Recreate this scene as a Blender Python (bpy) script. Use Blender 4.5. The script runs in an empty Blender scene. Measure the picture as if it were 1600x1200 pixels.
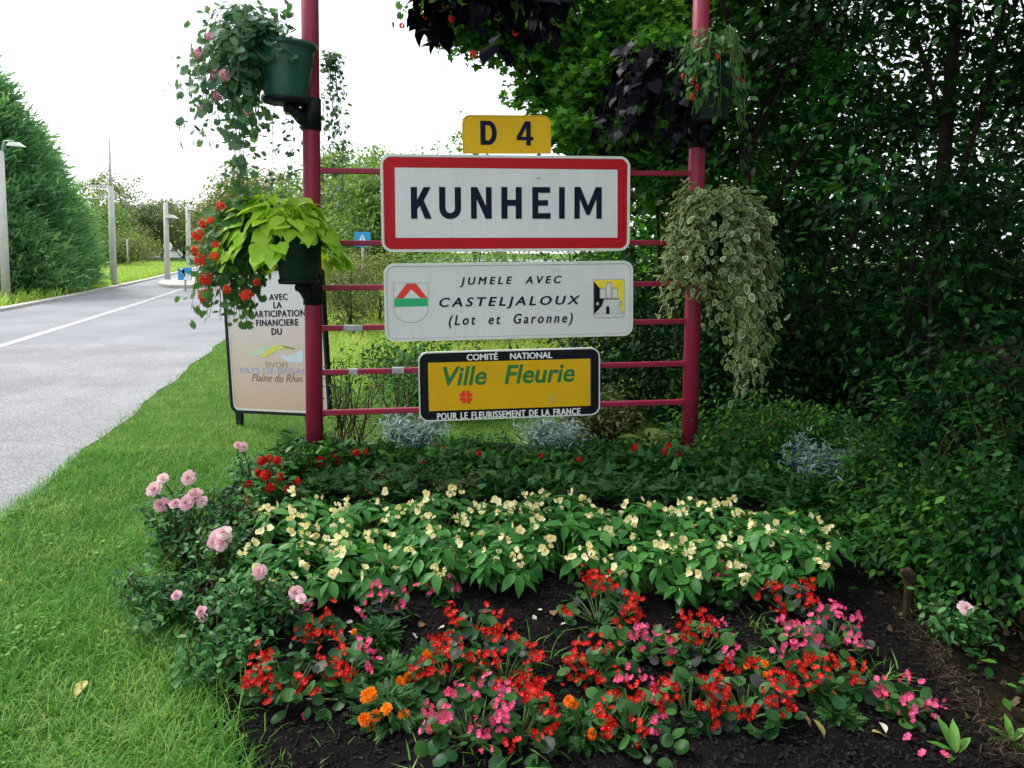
import bpy, math
import numpy as np
from mathutils import Matrix, Vector

sc = bpy.context.scene
COL = sc.collection
R_ = math.radians
rng = np.random.default_rng(7)

# ------------------------------------------------------------------ camera
F = 1200.0                      # focal length in pixels of the 1600 px wide photograph
PITCH = R_(4.5); ROLL = 0.009
V0 = 388 + F * math.tan(PITCH)
CAMZ = 1.5
cam_d = bpy.data.cameras.new('camera'); cam = bpy.data.objects.new('camera', cam_d)
COL.objects.link(cam)
cam_d.sensor_width = 36; cam_d.lens = 36 * F / 1600
cam_d.shift_y = (V0 - 600) / 1600
cam_d.clip_start = 0.05; cam_d.clip_end = 1500
MCAM = Matrix.Translation((0, 0, CAMZ)) @ Matrix.Rotation(math.pi / 2 - PITCH, 4, 'X') @ Matrix.Rotation(ROLL, 4, 'Z')
cam.matrix_world = MCAM
sc.camera = cam

# ------------------------------------------------------------------ sky, sun, exposure
SUN = Vector((-0.75, 0.38, 1.05)).normalized()
w = bpy.data.worlds.new('World'); sc.world = w; w.use_nodes = True
nt = w.node_tree; nt.nodes.clear()
out = nt.nodes.new('ShaderNodeOutputWorld'); bg = nt.nodes.new('ShaderNodeBackground')
sky = nt.nodes.new('ShaderNodeTexSky'); sky.sky_type = 'NISHITA'; sky.sun_disc = False
sky.sun_elevation = math.asin(SUN.z); sky.sun_rotation = math.atan2(SUN.x, SUN.y)
sky.air_density = 1.0; sky.dust_density = 4.0
mixn = nt.nodes.new('ShaderNodeMix'); mixn.data_type = 'RGBA'
mixn.inputs[0].default_value = 0.82
mixn.inputs[7].default_value = (8.6, 8.9, 9.2, 1)      # the white cloud sheet over the sky
nt.links.new(sky.outputs[0], mixn.inputs[6]); nt.links.new(mixn.outputs[2], bg.inputs[0])
bg.inputs[1].default_value = 0.13
nt.links.new(bg.outputs[0], out.inputs[0])
sd = bpy.data.lights.new('sun', 'SUN'); so = bpy.data.objects.new('sun', sd); COL.objects.link(so)
sd.energy = 2.2; sd.angle = R_(16); sd.color = (1, .96, .9)
so.rotation_euler = SUN.to_track_quat('Z', 'Y').to_euler(); so.location = (-10, -8, 20)
sc.view_settings.view_transform = 'Standard'; sc.view_settings.look = 'None'
sc.view_settings.gamma = 1; sc.view_settings.use_curve_mapping = False
sc.view_settings.exposure = 0.74
sc.cycles.max_bounces = 6; sc.cycles.transparent_max_bounces = 4

# ------------------------------------------------------------------ pixel -> place
def ray(u, v):
    d = Vector(((u - 800) / F, (V0 - v) / F, -1.0))
    return (MCAM.to_3x3() @ d)
def at_y(u, v, y):
    d = ray(u, v); t = y / d.y
    return Vector((d.x * t, y, CAMZ + d.z * t))
def at_ground(u, v, hf=None):
    d = ray(u, v); t = -CAMZ / d.z if d.z < -1e-4 else 200
    if hf is None: return Vector((d.x * t, d.y * t, 0))
    t = .5
    while t < 60:
        p = Vector((d.x * t, d.y * t, CAMZ + d.z * t))
        if p.z <= hf(p.x, p.y): return Vector((p.x, p.y, hf(p.x, p.y)))
        t += .01
    return p

# ------------------------------------------------------------------ object helpers
def tag(o, label=None, cat=None, group=None, kind=None):
    if label: o['label'] = label
    if cat: o['category'] = cat
    if group: o['group'] = group
    if kind: o['kind'] = kind
    return o
def thing(name, label, cat, loc=(0, 0, 0), rot=None, group=None):
    o = bpy.data.objects.new(name, None); o.empty_display_size = .1
    COL.objects.link(o); o.location = loc
    if rot is not None: o.rotation_euler = rot
    return tag(o, label, cat, group)
def link(name, me, parent=None, kind=None):
    o = bpy.data.objects.new(name, me); COL.objects.link(o)
    if parent is not None: o.parent = parent
    if kind: o['kind'] = kind
    return o

class Tpl:
    def __init__(s, V, Fc, mi=None):
        s.V = np.array(V, float); s.F = [tuple(f) for f in Fc]
        s.mi = np.array(mi if mi is not None else [0] * len(s.F), int)
        s.loops = np.array([i for f in s.F for i in f], int)
        s.sizes = np.array([len(f) for f in s.F], int)

class Bag:
    def __init__(s): s.V = []; s.L = []; s.S = []; s.M = []; s.A = []; s.n = 0
    def scatter(s, t, P, R, S, var=None, mi=0):
        P = np.asarray(P, float); N = len(P)
        if N == 0: return s
        S = np.asarray(S, float)
        if S.ndim == 0: S = np.full(N, float(S))
        if S.ndim == 1: S = np.repeat(S[:, None], 3, 1)
        loc = t.V[None] * S[:, None, :]
        W = np.einsum('nij,nkj->nki', R, loc) + P[:, None, :]
        k = len(t.V)
        s.V.append(W.reshape(-1, 3))
        s.L.append((t.loops[None] + (np.arange(N) * k)[:, None] + s.n).ravel())
        s.S.append(np.tile(t.sizes, N)); s.M.append(np.tile(t.mi + mi, N))
        if var is None: var = rng.random(N)
        s.A.append(np.repeat(var, k)); s.n += N * k
        return s
    def raw(s, V, Fc, mi=0, var=0.5):
        V = np.asarray(V, float)
        s.V.append(V); s.L.append(np.array([i + s.n for f in Fc for i in f], int))
        s.S.append(np.array([len(f) for f in Fc], int)); s.M.append(np.full(len(Fc), mi, int))
        s.A.append(np.full(len(V), var)); s.n += len(V)
        return s
    def tube(s, P, r, sides=6, mi=0, cap=True, var=0.5):
        P = np.asarray(P, float); k = len(P)
        r = np.asarray(r, float)
        if r.ndim == 0: r = np.full(k, float(r))
        T = np.gradient(P, axis=0); T /= np.linalg.norm(T, axis=1)[:, None] + 1e-9
        a = np.array([0, 0, 1.0]) if abs(T[:, 2]).mean() < .8 else np.array([1.0, 0, 0])
        X = np.cross(T, a); X /= np.linalg.norm(X, axis=1)[:, None] + 1e-9
        Y = np.cross(T, X)
        an = np.linspace(0, 2 * np.pi, sides, endpoint=False)
        V = P[:, None] + r[:, None, None] * (np.cos(an)[None, :, None] * X[:, None] + np.sin(an)[None, :, None] * Y[:, None])
        Fc = [(i * sides + j, i * sides + (j + 1) % sides, (i + 1) * sides + (j + 1) % sides, (i + 1) * sides + j)
              for i in range(k - 1) for j in range(sides)]
        if cap: Fc += [tuple(range(sides))[::-1], tuple((k - 1) * sides + j for j in range(sides))]
        return s.raw(V.reshape(-1, 3), Fc, mi, var)
    def box(s, c, d, mi=0):
        c = np.array(c, float); d = np.array(d, float) / 2
        V = [c + d * np.array(q) for q in [(-1,-1,-1),(1,-1,-1),(1,1,-1),(-1,1,-1),(-1,-1,1),(1,-1,1),(1,1,1),(-1,1,1)]]
        return s.raw(V, [(3,2,1,0),(4,5,6,7),(0,1,5,4),(1,2,6,5),(2,3,7,6),(3,0,4,7)], mi)
    def lathe(s, prof, c=(0, 0, 0), n=20, mi=0):
        prof = list(prof); V = []; c = np.array(c)
        for r, z in prof:
            for j in range(n):
                a = 2 * np.pi * j / n; V.append(c + np.array([r * np.cos(a), r * np.sin(a), z]))
        Fc = [(i * n + j, i * n + (j + 1) % n, (i + 1) * n + (j + 1) % n, (i + 1) * n + j) for i in range(len(prof) - 1) for j in range(n)]
        return s.raw(V, Fc, mi)
    def mesh(s, name, mats, smooth=False):
        V = np.concatenate(s.V) if s.V else np.zeros((0, 3))
        L = np.concatenate(s.L); S = np.concatenate(s.S); M = np.concatenate(s.M); A = np.concatenate(s.A)
        me = bpy.data.meshes.new(name)
        me.vertices.add(len(V)); me.vertices.foreach_set('co', V.astype(np.float32).ravel())
        me.loops.add(len(L)); me.loops.foreach_set('vertex_index', L.astype(np.int32))
        me.polygons.add(len(S))
        st = np.concatenate([[0], np.cumsum(S)[:-1]])
        me.polygons.foreach_set('loop_start', st.astype(np.int32))
        for m in (mats if isinstance(mats, (list, tuple)) else [mats]): me.materials.append(m)
        me.polygons.foreach_set('material_index', M.astype(np.int32))
        me.polygons.foreach_set('use_smooth', np.full(len(S), bool(smooth)))
        me.update(calc_edges=True)
        at = me.attributes.new('var', 'FLOAT', 'POINT'); at.data.foreach_set('value', A.astype(np.float32))
        return me
    def build(s, name, mats, parent=None, smooth=False, kind=None):
        return link(name, s.mesh(name, mats, smooth), parent, kind)

def leafR(phi, pitch, roll=0.0):
    phi = np.asarray(phi, float); pitch = np.broadcast_to(np.asarray(pitch, float), phi.shape); roll = np.broadcast_to(np.asarray(roll, float), phi.shape)
    y = np.stack([np.cos(phi) * np.cos(pitch), np.sin(phi) * np.cos(pitch), np.sin(pitch)], -1)
    x = np.stack([np.sin(phi), -np.cos(phi), np.zeros_like(phi)], -1)
    z = np.cross(x, y)
    c = np.cos(roll)[..., None]; q = np.sin(roll)[..., None]
    x2 = x * c + z * q; z2 = z * c - x * q
    return np.stack([x2, y, z2], -1)
def leafN(nrm, tip):
    z = np.asarray(nrm, float); z = z / (np.linalg.norm(z, axis=1)[:, None] + 1e-9); y = np.asarray(tip, float)
    y = y - (y * z).sum(1)[:, None] * z; y /= np.linalg.norm(y, axis=1)[:, None] + 1e-9
    return np.stack([np.cross(y, z), y, z], -1)
def faceR(n, spin=None):          # local z along n
    n = np.asarray(n, float); n = n / np.linalg.norm(n, axis=-1, keepdims=True)
    N = len(n)
    a = np.tile(np.array([[0.3, 0.2, 1.0]]), (N, 1)) + rng.normal(0, .2, (N, 3))
    x = np.cross(a, n); x /= np.linalg.norm(x, axis=1)[:, None] + 1e-9
    y = np.cross(n, x)
    if spin is None: spin = rng.random(N) * 6.28
    c = np.cos(spin)[:, None]; q = np.sin(spin)[:, None]
    return np.stack([x * c + y * q, y * c - x * q, n], -1)

def pieces(name, meshes, P, R, S, parent, limit=300, stuff_name=None, tpls=None, mats=None):
    """alike pieces as objects that share mesh data; what lies past the limit joined as stuff"""
    P = np.asarray(P, float); N = len(P)
    if N == 0: return
    S = np.broadcast_to(np.asarray(S, float), (N,))
    order = np.arange(N)
    if N > limit:
        loc = np.array(parent.location)
        d = np.linalg.norm(P + loc - np.array([0, 0, CAMZ]), axis=1); order = np.argsort(d)
    for i in order[:limit]:
        M = Matrix(((R[i][0][0] * S[i], R[i][0][1] * S[i], R[i][0][2] * S[i], P[i][0]),
                    (R[i][1][0] * S[i], R[i][1][1] * S[i], R[i][1][2] * S[i], P[i][1]),
                    (R[i][2][0] * S[i], R[i][2][1] * S[i], R[i][2][2] * S[i], P[i][2]), (0, 0, 0, 1)))
        o = bpy.data.objects.new(name, meshes[int(rng.integers(len(meshes)))])
        o.parent = parent; o.matrix_basis = M
        COL.objects.link(o)
    if N > limit and tpls:
        b = Bag(); r = order[limit:]
        b.scatter(tpls[0], P[r], R[r], S[r]); b.build(stuff_name or 'foliage', mats, parent, True, 'stuff')

# ------------------------------------------------------------------ materials
def new_mat(name):
    m = bpy.data.materials.new(name); m.use_nodes = True
    return m, m.node_tree.nodes, m.node_tree.links, m.node_tree.nodes['Principled BSDF']
def setp(p, **k):
    for a, b in k.items():
        n = a.replace('_', ' ')
        if n in p.inputs: p.inputs[n].default_value = b
def ramp(N, L, src, stops):
    r = N.new('ShaderNodeValToRGB')
    while len(r.color_ramp.elements) > 1: r.color_ramp.elements.remove(r.color_ramp.elements[-1])
    for i, (p, c) in enumerate(stops):
        e = r.color_ramp.elements[0] if i == 0 else r.color_ramp.elements.new(p)
        e.position = p; e.color = (*c, 1)
    L.new(src, r.inputs[0]); return r.outputs[0]
def noise(N, L, scale, detail=3, rough=.6, vec=None, coord='Object'):
    t = N.new('ShaderNodeTexNoise'); t.inputs['Scale'].default_value = scale; t.inputs['Detail'].default_value = detail
    t.inputs['Roughness'].default_value = rough
    if vec is None:
        tc = N.new('ShaderNodeTexCoord'); vec = tc.outputs[coord]
    L.new(vec, t.inputs['Vector']); return t.outputs['Fac']
def bump(N, L, p, fac, strength=.3, dist=.01):
    b = N.new('ShaderNodeBump'); b.inputs['Strength'].default_value = strength; b.inputs['Distance'].default_value = dist
    L.new(fac, b.inputs['Height']); L.new(b.outputs[0], p.inputs['Normal'])
def leaf_mat(name, stops, trans=.3, rough=.45, spec=.4, nscale=30):
    m, N, L, p = new_mat(name)
    at = N.new('ShaderNodeAttribute'); at.attribute_name = 'var'
    oi = N.new('ShaderNodeObjectInfo')
    ad = N.new('ShaderNodeMath'); ad.operation = 'ADD'; L.new(at.outputs['Fac'], ad.inputs[0]); L.new(oi.outputs['Random'], ad.inputs[1])
    fr = N.new('ShaderNodeMath'); fr.operation = 'FRACT'; L.new(ad.outputs[0], fr.inputs[0])
    nz = noise(N, L, nscale, 2)
    mm = N.new('ShaderNodeMath'); mm.operation = 'MULTIPLY_ADD'; mm.inputs[1].default_value = .5; L.new(nz, mm.inputs[0])
    sb = N.new('ShaderNodeMath'); sb.operation = 'MULTIPLY_ADD'; sb.inputs[1].default_value = .75; sb.inputs[2].default_value = -.12
    L.new(fr.outputs[0], sb.inputs[0]); L.new(sb.outputs[0], mm.inputs[2])
    c = ramp(N, L, mm.outputs[0], stops)
    L.new(c, p.inputs['Base Color']); setp(p, Roughness=rough); p.inputs['Specular IOR Level'].default_value = spec * .5
    if trans > 0:
        tr = N.new('ShaderNodeBsdfTranslucent'); mx = N.new('ShaderNodeMixShader'); mx.inputs[0].default_value = trans
        br = N.new('ShaderNodeMix'); br.data_type = 'RGBA'; br.blend_type = 'MULTIPLY'; br.inputs[0].default_value = 1
        L.new(c, br.inputs[6]); br.inputs[7].default_value = (1.5, 1.4, .7, 1)
        L.new(br.outputs[2], tr.inputs['Color'])
        L.new(p.outputs[0], mx.inputs[1]); L.new(tr.outputs[0], mx.inputs[2])
        L.new(mx.outputs[0], N['Material Output'].inputs[0])
    return m
def plain(name, col, rough=.5, spec=.5, metal=0, wear=.15, nscale=8, bmp=0):
    m, N, L, p = new_mat(name)
    nz = noise(N, L, nscale, 5)
    lo = tuple(c * (1 - wear) for c in col); hi = tuple(min(1, c * (1 + wear)) for c in col)
    L.new(ramp(N, L, nz, [(.3, lo), (.7, hi)]), p.inputs['Base Color'])
    setp(p, Roughness=rough, Metallic=metal); p.inputs['Specular IOR Level'].default_value = spec
    if bmp: bump(N, L, p, noise(N, L, nscale * 6, 3), bmp, .005)
    return m
def flat(name, col, rough=.45):
    return plain(name, col, rough, .4, 0, .06, 14)
# foliage
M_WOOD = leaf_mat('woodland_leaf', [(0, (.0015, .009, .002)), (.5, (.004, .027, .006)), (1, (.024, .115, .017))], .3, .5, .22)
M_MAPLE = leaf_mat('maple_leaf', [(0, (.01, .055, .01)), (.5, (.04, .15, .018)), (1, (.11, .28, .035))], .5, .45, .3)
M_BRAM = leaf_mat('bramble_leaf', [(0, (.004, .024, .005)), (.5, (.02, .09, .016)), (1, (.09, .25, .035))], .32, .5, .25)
M_MID = leaf_mat('light_tree_leaf', [(0, (.07, .14, .035)), (.5, (.13, .24, .06)), (1, (.24, .35, .1))], .4, .5)
M_MIDY = leaf_mat('yellowing_tree_leaf', [(0, (.08, .12, .04)), (.5, (.16, .2, .07)), (1, (.27, .28, .11))], .35, .5)
M_FAR = leaf_mat('distant_leaf', [(0, (.06, .1, .045)), (.5, (.12, .18, .08)), (1, (.25, .26, .13))], .3, .6, .2)
M_CON = leaf_mat('conifer_spray', [(0, (.04, .14, .075)), (.5, (.12, .29, .14)), (1, (.28, .48, .22))], .45, .6, .2)  # lightness put into the spray colour in place of haze
M_GRASS = leaf_mat('grass_blade', [(0, (.028, .12, .014)), (.42, (.085, .26, .035)), (.75, (.19, .39, .085)), (1, (.46, .46, .22))], .35, .5, .3, 2.2)
M_TALL = leaf_mat('tall_grass_blade', [(0, (.18, .32, .05)), (.5, (.3, .46, .09)), (1, (.5, .56, .2))], .4, .5, .3, 2)  # the brightness of a sun patch is put into this green
M_IMP = leaf_mat('impatiens_leaf', [(0, (.014, .08, .016)), (.5, (.04, .17, .032)), (1, (.1, .3, .06))], .28, .4)
M_BEG = leaf_mat('begonia_leaf', [(0, (.01, .038, .014)), (.5, (.022, .085, .022)), (1, (.06, .17, .035))], .2, .42, .35)
M_BEGD = leaf_mat('bronze_begonia_leaf', [(0, (.02, .025, .025)), (.5, (.04, .05, .045)), (1, (.05, .09, .05))], .1, .42, .35)
M_LIME = leaf_mat('lime_leaf', [(0, (.2, .4, .025)), (.5, (.3, .52, .035)), (1, (.42, .6, .06))], .35, .4)
M_PURP = leaf_mat('purple_black_leaf', [(0, (.0015, .0015, .004)), (.5, (.004, .003, .008)), (1, (.01, .008, .018))], .05, .5, .2)
M_GER = leaf_mat('geranium_leaf', [(0, (.03, .1, .03)), (.5, (.055, .16, .045)), (1, (.1, .22, .07))], .3, .45)
M_IVY = leaf_mat('ivy_geranium_leaf', [(0, (.03, .09, .05)), (.5, (.07, .17, .09)), (1, (.16, .27, .15))], .3, .45)
M_VARG = leaf_mat('variegated_leaf_centre', [(0, (.05, .12, .05)), (.5, (.08, .17, .07)), (1, (.13, .22, .09))], .25, .45)
M_VARW = leaf_mat('variegated_leaf_edge', [(0, (.2, .28, .11)), (.5, (.36, .42, .2)), (1, (.56, .6, .36))], .3, .45)
M_ROSEL = leaf_mat('rose_leaf', [(0, (.01, .042, .012)), (.5, (.032, .13, .034)), (.85, (.1, .25, .075)), (1, (.26, .26, .1))], .25, .45, .3)
M_MARL = leaf_mat('marigold_leaf', [(0, (.01, .045, .014)), (.5, (.03, .11, .028)), (1, (.07, .19, .045))], .2, .5)
M_LAV = leaf_mat('grey_leaf', [(0, (.1, .16, .15)), (.5, (.2, .28, .27)), (1, (.34, .42, .41))], .15, .7)
M_OLIVE = leaf_mat('olive_leaf', [(0, (.04, .06, .015)), (.5, (.08, .11, .025)), (1, (.13, .16, .04))], .25, .5)
M_DRY = leaf_mat('dry_head', [(0, (.12, .09, .06)), (.5, (.25, .19, .15)), (1, (.4, .34, .28))], .1, .8)
# petals
def petal(name, a, b, trans=.25): return leaf_mat(name, [(0, a), (1, b)], trans, .5, .3, 20)
M_YEL = petal('cream_yellow_petal', (.78, .7, .34), (.92, .88, .6))
M_ORC = petal('orange_throat', (.75, .25, .02), (.8, .4, .04), .1)
M_RED = petal('scarlet_petal', (.3, .002, .004), (.62, .01, .01), .15)
M_MAG = petal('magenta_petal', (.5, .012, .09), (.8, .12, .3), .2)
M_ROSE = petal('rose_petal', (.66, .36, .48), (.84, .66, .76), .25)
M_ORA = petal('marigold_petal', (.7, .1, .002), (.88, .26, .005), .15)
M_PINK = petal('pink_geranium_petal', (.65, .25, .45), (.85, .5, .68), .3)
M_CORAL = petal('coral_petal', (.62, .025, .012), (.8, .08, .03), .25)
M_CEN = petal('flower_centre', (.85, .55, .03), (.9, .65, .06), 0)
# hard things
M_POST = plain('crimson_paint', (.24, .014, .043), .45, .3, 0, .14, 5, .05)
M_ZINC = plain('worn_zinc', (.3, .34, .33), .5, .5, .3, .2, 20)
M_ALU = plain('pale_aluminium_edge', (.62, .64, .6), .42, .5, 0, .08, 12)
M_BLACK = plain('black_paint', (.008, .01, .014), .5, .2, 0, .3, 12)
M_INK = plain('blue_black_lettering', (.006, .01, .026), .6, .1, 0, .06, 14)
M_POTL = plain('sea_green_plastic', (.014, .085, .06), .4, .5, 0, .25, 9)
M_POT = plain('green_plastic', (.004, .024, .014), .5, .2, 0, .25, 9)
M_STEM = plain('green_stem', (.08, .14, .04), .6, .3, 0, .3, 30)
M_BSTEM = plain('brown_stem', (.07, .045, .025), .8, .2, 0, .4, 30)
M_BARK = plain('bark', (.02, .016, .012), .9, .2, 0, .5, 12, .6)
M_CONC = plain('pale_concrete', (.5, .5, .47), .85, .2, 0, .12, 6, .1)
M_SOIL = None

def soil_mat(name, a, b, c):
    m, N, L, p = new_mat(name)
    n1 = noise(N, L, 55, 6, .7); n2 = noise(N, L, 4, 3)
    mx = N.new('ShaderNodeMath'); mx.operation = 'MULTIPLY_ADD'; mx.inputs[1].default_value = .5; L.new(n1, mx.inputs[0])
    h = N.new('ShaderNodeMath'); h.operation = 'MULTIPLY'; h.inputs[1].default_value = .5; L.new(n2, h.inputs[0]); L.new(h.outputs[0], mx.inputs[2])
    L.new(ramp(N, L, mx.outputs[0], [(.35, a), (.5, b), (.65, c)]), p.inputs['Base Color'])
    setp(p, Roughness=.95); p.inputs['Specular IOR Level'].default_value = .04
    bump(N, L, p, n1, .8, .02); return m
M_SOIL = soil_mat('dark_bed_soil', (.004, .0035, .0035), (.008, .007, .007), (.018, .015, .013))
M_FLOOR = soil_mat('woodland_floor_soil', (.004, .0035, .002), (.012, .01, .006), (.035, .027, .016))
M_TURF = soil_mat('turf', (.045, .1, .016), (.075, .15, .026), (.13, .2, .045))
M_CHIP = leaf_mat('bark_chip', [(0, (.004, .0035, .004)), (.6, (.01, .009, .009)), (.92, (.022, .019, .017)), (1, (.1, .08, .05))], 0, .85, .3)
M_STRAW = leaf_mat('dry_straw', [(0, (.01, .008, .005)), (.6, (.03, .023, .014)), (1, (.16, .12, .075))], .1, .8, .2)

def asphalt(name, a, b, c, sc_=220):
    m, N, L, p = new_mat(name)
    tc = N.new('ShaderNodeTexCoord')
    vo = N.new('ShaderNodeTexVoronoi'); vo.inputs['Scale'].default_value = sc_; L.new(tc.outputs['Object'], vo.inputs['Vector'])
    n2 = noise(N, L, .7, 4, .6, tc.outputs['Object']); n3 = noise(N, L, 60, 3, .6, tc.outputs['Object'])
    sp = N.new('ShaderNodeSeparateColor'); L.new(vo.outputs['Color'], sp.inputs[0])
    m1 = N.new('ShaderNodeMath'); m1.operation = 'MULTIPLY_ADD'; m1.inputs[1].default_value = .55; L.new(sp.outputs[0], m1.inputs[0])
    m2 = N.new('ShaderNodeMath'); m2.operation = 'MULTIPLY'; m2.inputs[1].default_value = .45; L.new(n2, m2.inputs[0]); L.new(m2.outputs[0], m1.inputs[2])
    base = ramp(N, L, m1.outputs[0], [(.15, a), (.5, b), (.8, c)])
    cv = N.new('ShaderNodeTexVoronoi'); cv.feature = 'DISTANCE_TO_EDGE'; cv.inputs['Scale'].default_value = .33
    wn = N.new('ShaderNodeTexNoise'); wn.inputs['Scale'].default_value = 2.5; L.new(tc.outputs['Object'], wn.inputs['Vector'])
    vm = N.new('ShaderNodeMix'); vm.data_type = 'RGBA'; vm.inputs[0].default_value = .12; L.new(tc.outputs['Object'], vm.inputs[6]); L.new(wn.outputs['Color'], vm.inputs[7]); L.new(vm.outputs[2], cv.inputs['Vector'])
    crack = ramp(N, L, cv.outputs['Distance'], [(.0, (.86, .86, .86)), (.003, (.9, .9, .9)), (.006, (1, 1, 1))])
    st = ramp(N, L, noise(N, L, .35, 5, .7, tc.outputs['Object']), [(.35, (.88, .88, .89)), (.6, (1.1, 1.1, 1.1))])
    k1 = N.new('ShaderNodeMix'); k1.data_type = 'RGBA'; k1.blend_type = 'MULTIPLY'; k1.inputs[0].default_value = 1; L.new(base, k1.inputs[6]); L.new(crack, k1.inputs[7])
    k2 = N.new('ShaderNodeMix'); k2.data_type = 'RGBA'; k2.blend_type = 'MULTIPLY'; k2.inputs[0].default_value = 1; L.new(k1.outputs[2], k2.inputs[6]); L.new(st, k2.inputs[7])
    L.new(k2.outputs[2], p.inputs['Base Color'])
    setp(p, Roughness=.85); bump(N, L, p, n3, .4, .004); return m
M_ROADN = asphalt('chipped_asphalt', (.1, .104, .112), (.19, .197, .208), (.34, .342, .35), 130)
M_ROADF = asphalt('smooth_asphalt', (.155, .165, .18), (.2, .21, .23), (.265, .27, .29), 300)
M_LINE, N, L, p = new_mat('worn_white_paint')
L.new(ramp(N, L, noise(N, L, 9, 6, .75), [(.38, (.25, .26, .27)), (.52, (.38, .38, .38)), (.68, (.52, .52, .5))]), p.inputs['Base Color']); setp(p, Roughness=.8)
M_KERB = plain('kerb_concrete', (.42, .41, .38), .85, .2, 0, .15, 8)

# ================================================================== the ground and the roads
def sm(t): t = np.clip(t, 0, 1); return t * t * (3 - 2 * t)
YL = [1.5, 2.0, 2.6, 3.2, 4.3, 5.4]; XLs = [-.62, -.85, -1.2, -1.6, -1.85, -1.5]
def xl(y): return np.interp(y, YL, XLs)
def xr(y): return 1.5 + (np.asarray(y) - 2.3) * .12
def bed_h(x, y):
    x = np.asarray(x, float); y = np.asarray(y, float)
    e = sm(np.minimum(x - xl(y), xr(y) - x) / .45) * sm((5.7 - y) / .9)
    h = .2 * sm((y - 2.3) / 2.3) * e + .02 * e
    return h + .012 * np.sin(x * 7 + y * 3) * e * np.cos(y * 5)
def hf(x, y): return float(max(0, bed_h(x, y)))

def sheet(name, pts, z, mat, kind='structure'):
    b = Bag(); b.raw([(p[0], p[1], z) for p in pts], [tuple(range(len(pts)))])
    return b.build(name, mat, None, False, kind)
def rx_edge(y): return -2.8 - .225 * (y - 4.2)          # right edge of the road
def lx_edge(y): return np.interp(y, [-8, 17, 21.7, 33, 60, 90], [-9.2, -11.3, -12.4, -15.5, -23.5, -33])

b = Bag(); b.raw([(-160, -30, 0), (160, -30, 0), (160, 230, 0), (-160, 230, 0)], [(0, 1, 2, 3)])
b.build('ground', M_TURF, None, False, 'structure')

def strip(name, ys, fl, fr, z, mat):
    V = []; Fc = []
    for y in ys: V += [(fl(y), y, z), (fr(y), y, z)]
    for i in range(len(ys) - 1): Fc.append((2 * i, 2 * i + 1, 2 * i + 3, 2 * i + 2))
    bb = Bag(); bb.raw(V, Fc); return bb.build(name, mat, None, False, 'structure')
def wob(y): return rx_edge(y) + .03 * math.sin(y * 3.1) + .015 * math.sin(y * 7.7)
yn = list(np.linspace(-8, 11.5, 60)); yf = list(np.linspace(11.5, 88, 70))
strip('road_near', yn, lambda y: float(lx_edge(y)), wob, .004, M_ROADN)
strip('road_far', yf, lambda y: float(lx_edge(y)), wob, .004, M_ROADF)
strip('crossing_road', [88, 104], lambda y: -120, lambda y: 60, .004, M_ROADF)
def cxm(y): return np.interp(y, [4, 11.25, 19.3, 30], [-5.9, -7.5, -9.5, -12.3])
strip('road_marking', list(np.linspace(2, 30, 20)), lambda y: float(cxm(y)) - .09, lambda y: float(cxm(y)) + .09, .008, M_LINE)
# edge kerb on the far side
def kerb(name, path, wdt, h, z0=0):
    V = []; Fc = []
    P = np.array(path, float); T = np.gradient(P, axis=0); T /= np.linalg.norm(T, axis=1)[:, None]; Nn = np.stack([-T[:, 1], T[:, 0]], 1)
    for p, n in zip(P, Nn):
        a = p + n * wdt / 2; c = p - n * wdt / 2
        V += [(a[0], a[1], z0), (a[0], a[1], z0 + h), (c[0], c[1], z0 + h), (c[0], c[1], z0)]
    for i in range(len(P) - 1):
        o = 4 * i
        for j in range(3): Fc.append((o + j, o + j + 1, o + 5 + j, o + 4 + j))
    bb = Bag(); bb.raw(V, Fc); return bb.build(name, M_KERB, None, False, 'structure')
kerb('kerb', [(float(lx_edge(y)) - .13, y) for y in np.linspace(4, 62, 50)], .24, .07)
# splitter island with its kerb
isl = []
for a in np.linspace(0, 2 * math.pi, 40, endpoint=False):
    isl.append((math.cos(a) * 1.35, math.sin(a) * 4.5))
def islp(q, k=1): 
    x, y = q[0] * k, q[1] * (k if k == 1 else 1 - (1 - k) * .4); c, s = math.cos(.25), math.sin(.25)
    return (-12.6 + x * c - y * s, 31 + x * s + y * c)
P0 = [islp(q) for q in isl]
bb = Bag(); n = len(P0)
bb.raw([(x, y, 0) for x, y in P0] + [(x, y, .12) for x, y in P0], [(i, (i + 1) % n, n + (i + 1) % n, n + i) for i in range(n)] + [tuple(range(n, 2 * n))])
bb.build('traffic_island', M_KERB, None, False, 'structure')
# pale pavement that leads off behind the board, and the strip beyond the verge
sheet('path', [(-5.6, 27), (3, 27.6), (3, 29), (-5.9, 28.6)], .004, M_ROADF)
kerb('kerb', [(x, 46 + .2 * (x + 30)) for x in np.linspace(-34, -24, 12)], .3, .15)

# soil of the flower bed (a low mound) and the woodland floor beside it
def grid(name, x0, x1, y0, y1, st, hfun, mat, keep=None):
    xs = np.arange(x0, x1, st); ys = np.arange(y0, y1, st)
    X, Y = np.meshgrid(xs, ys); Z = hfun(X, Y); nx = len(xs)
    V = np.stack([X.ravel(), Y.ravel(), Z.ravel()], 1)
    Fc = [(j * nx + i, j * nx + i + 1, (j + 1) * nx + i + 1, (j + 1) * nx + i) for j in range(len(ys) - 1) for i in range(nx - 1)
          if keep is None or keep(X[j, i], Y[j, i])]
    bb = Bag(); bb.raw(V, Fc); return bb.build(name, mat, None, True, 'structure')
def bh2(X, Y):
    ins = np.minimum(X - xl(Y), xr(Y) - X)
    return np.where(ins > -.02, bed_h(X, Y) + .012 + rng.normal(0, .004, X.shape), -.04)
grid('flower_bed_soil', -2.3, 2.1, 1.3, 5.75, .04, bh2, M_SOIL)
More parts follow.
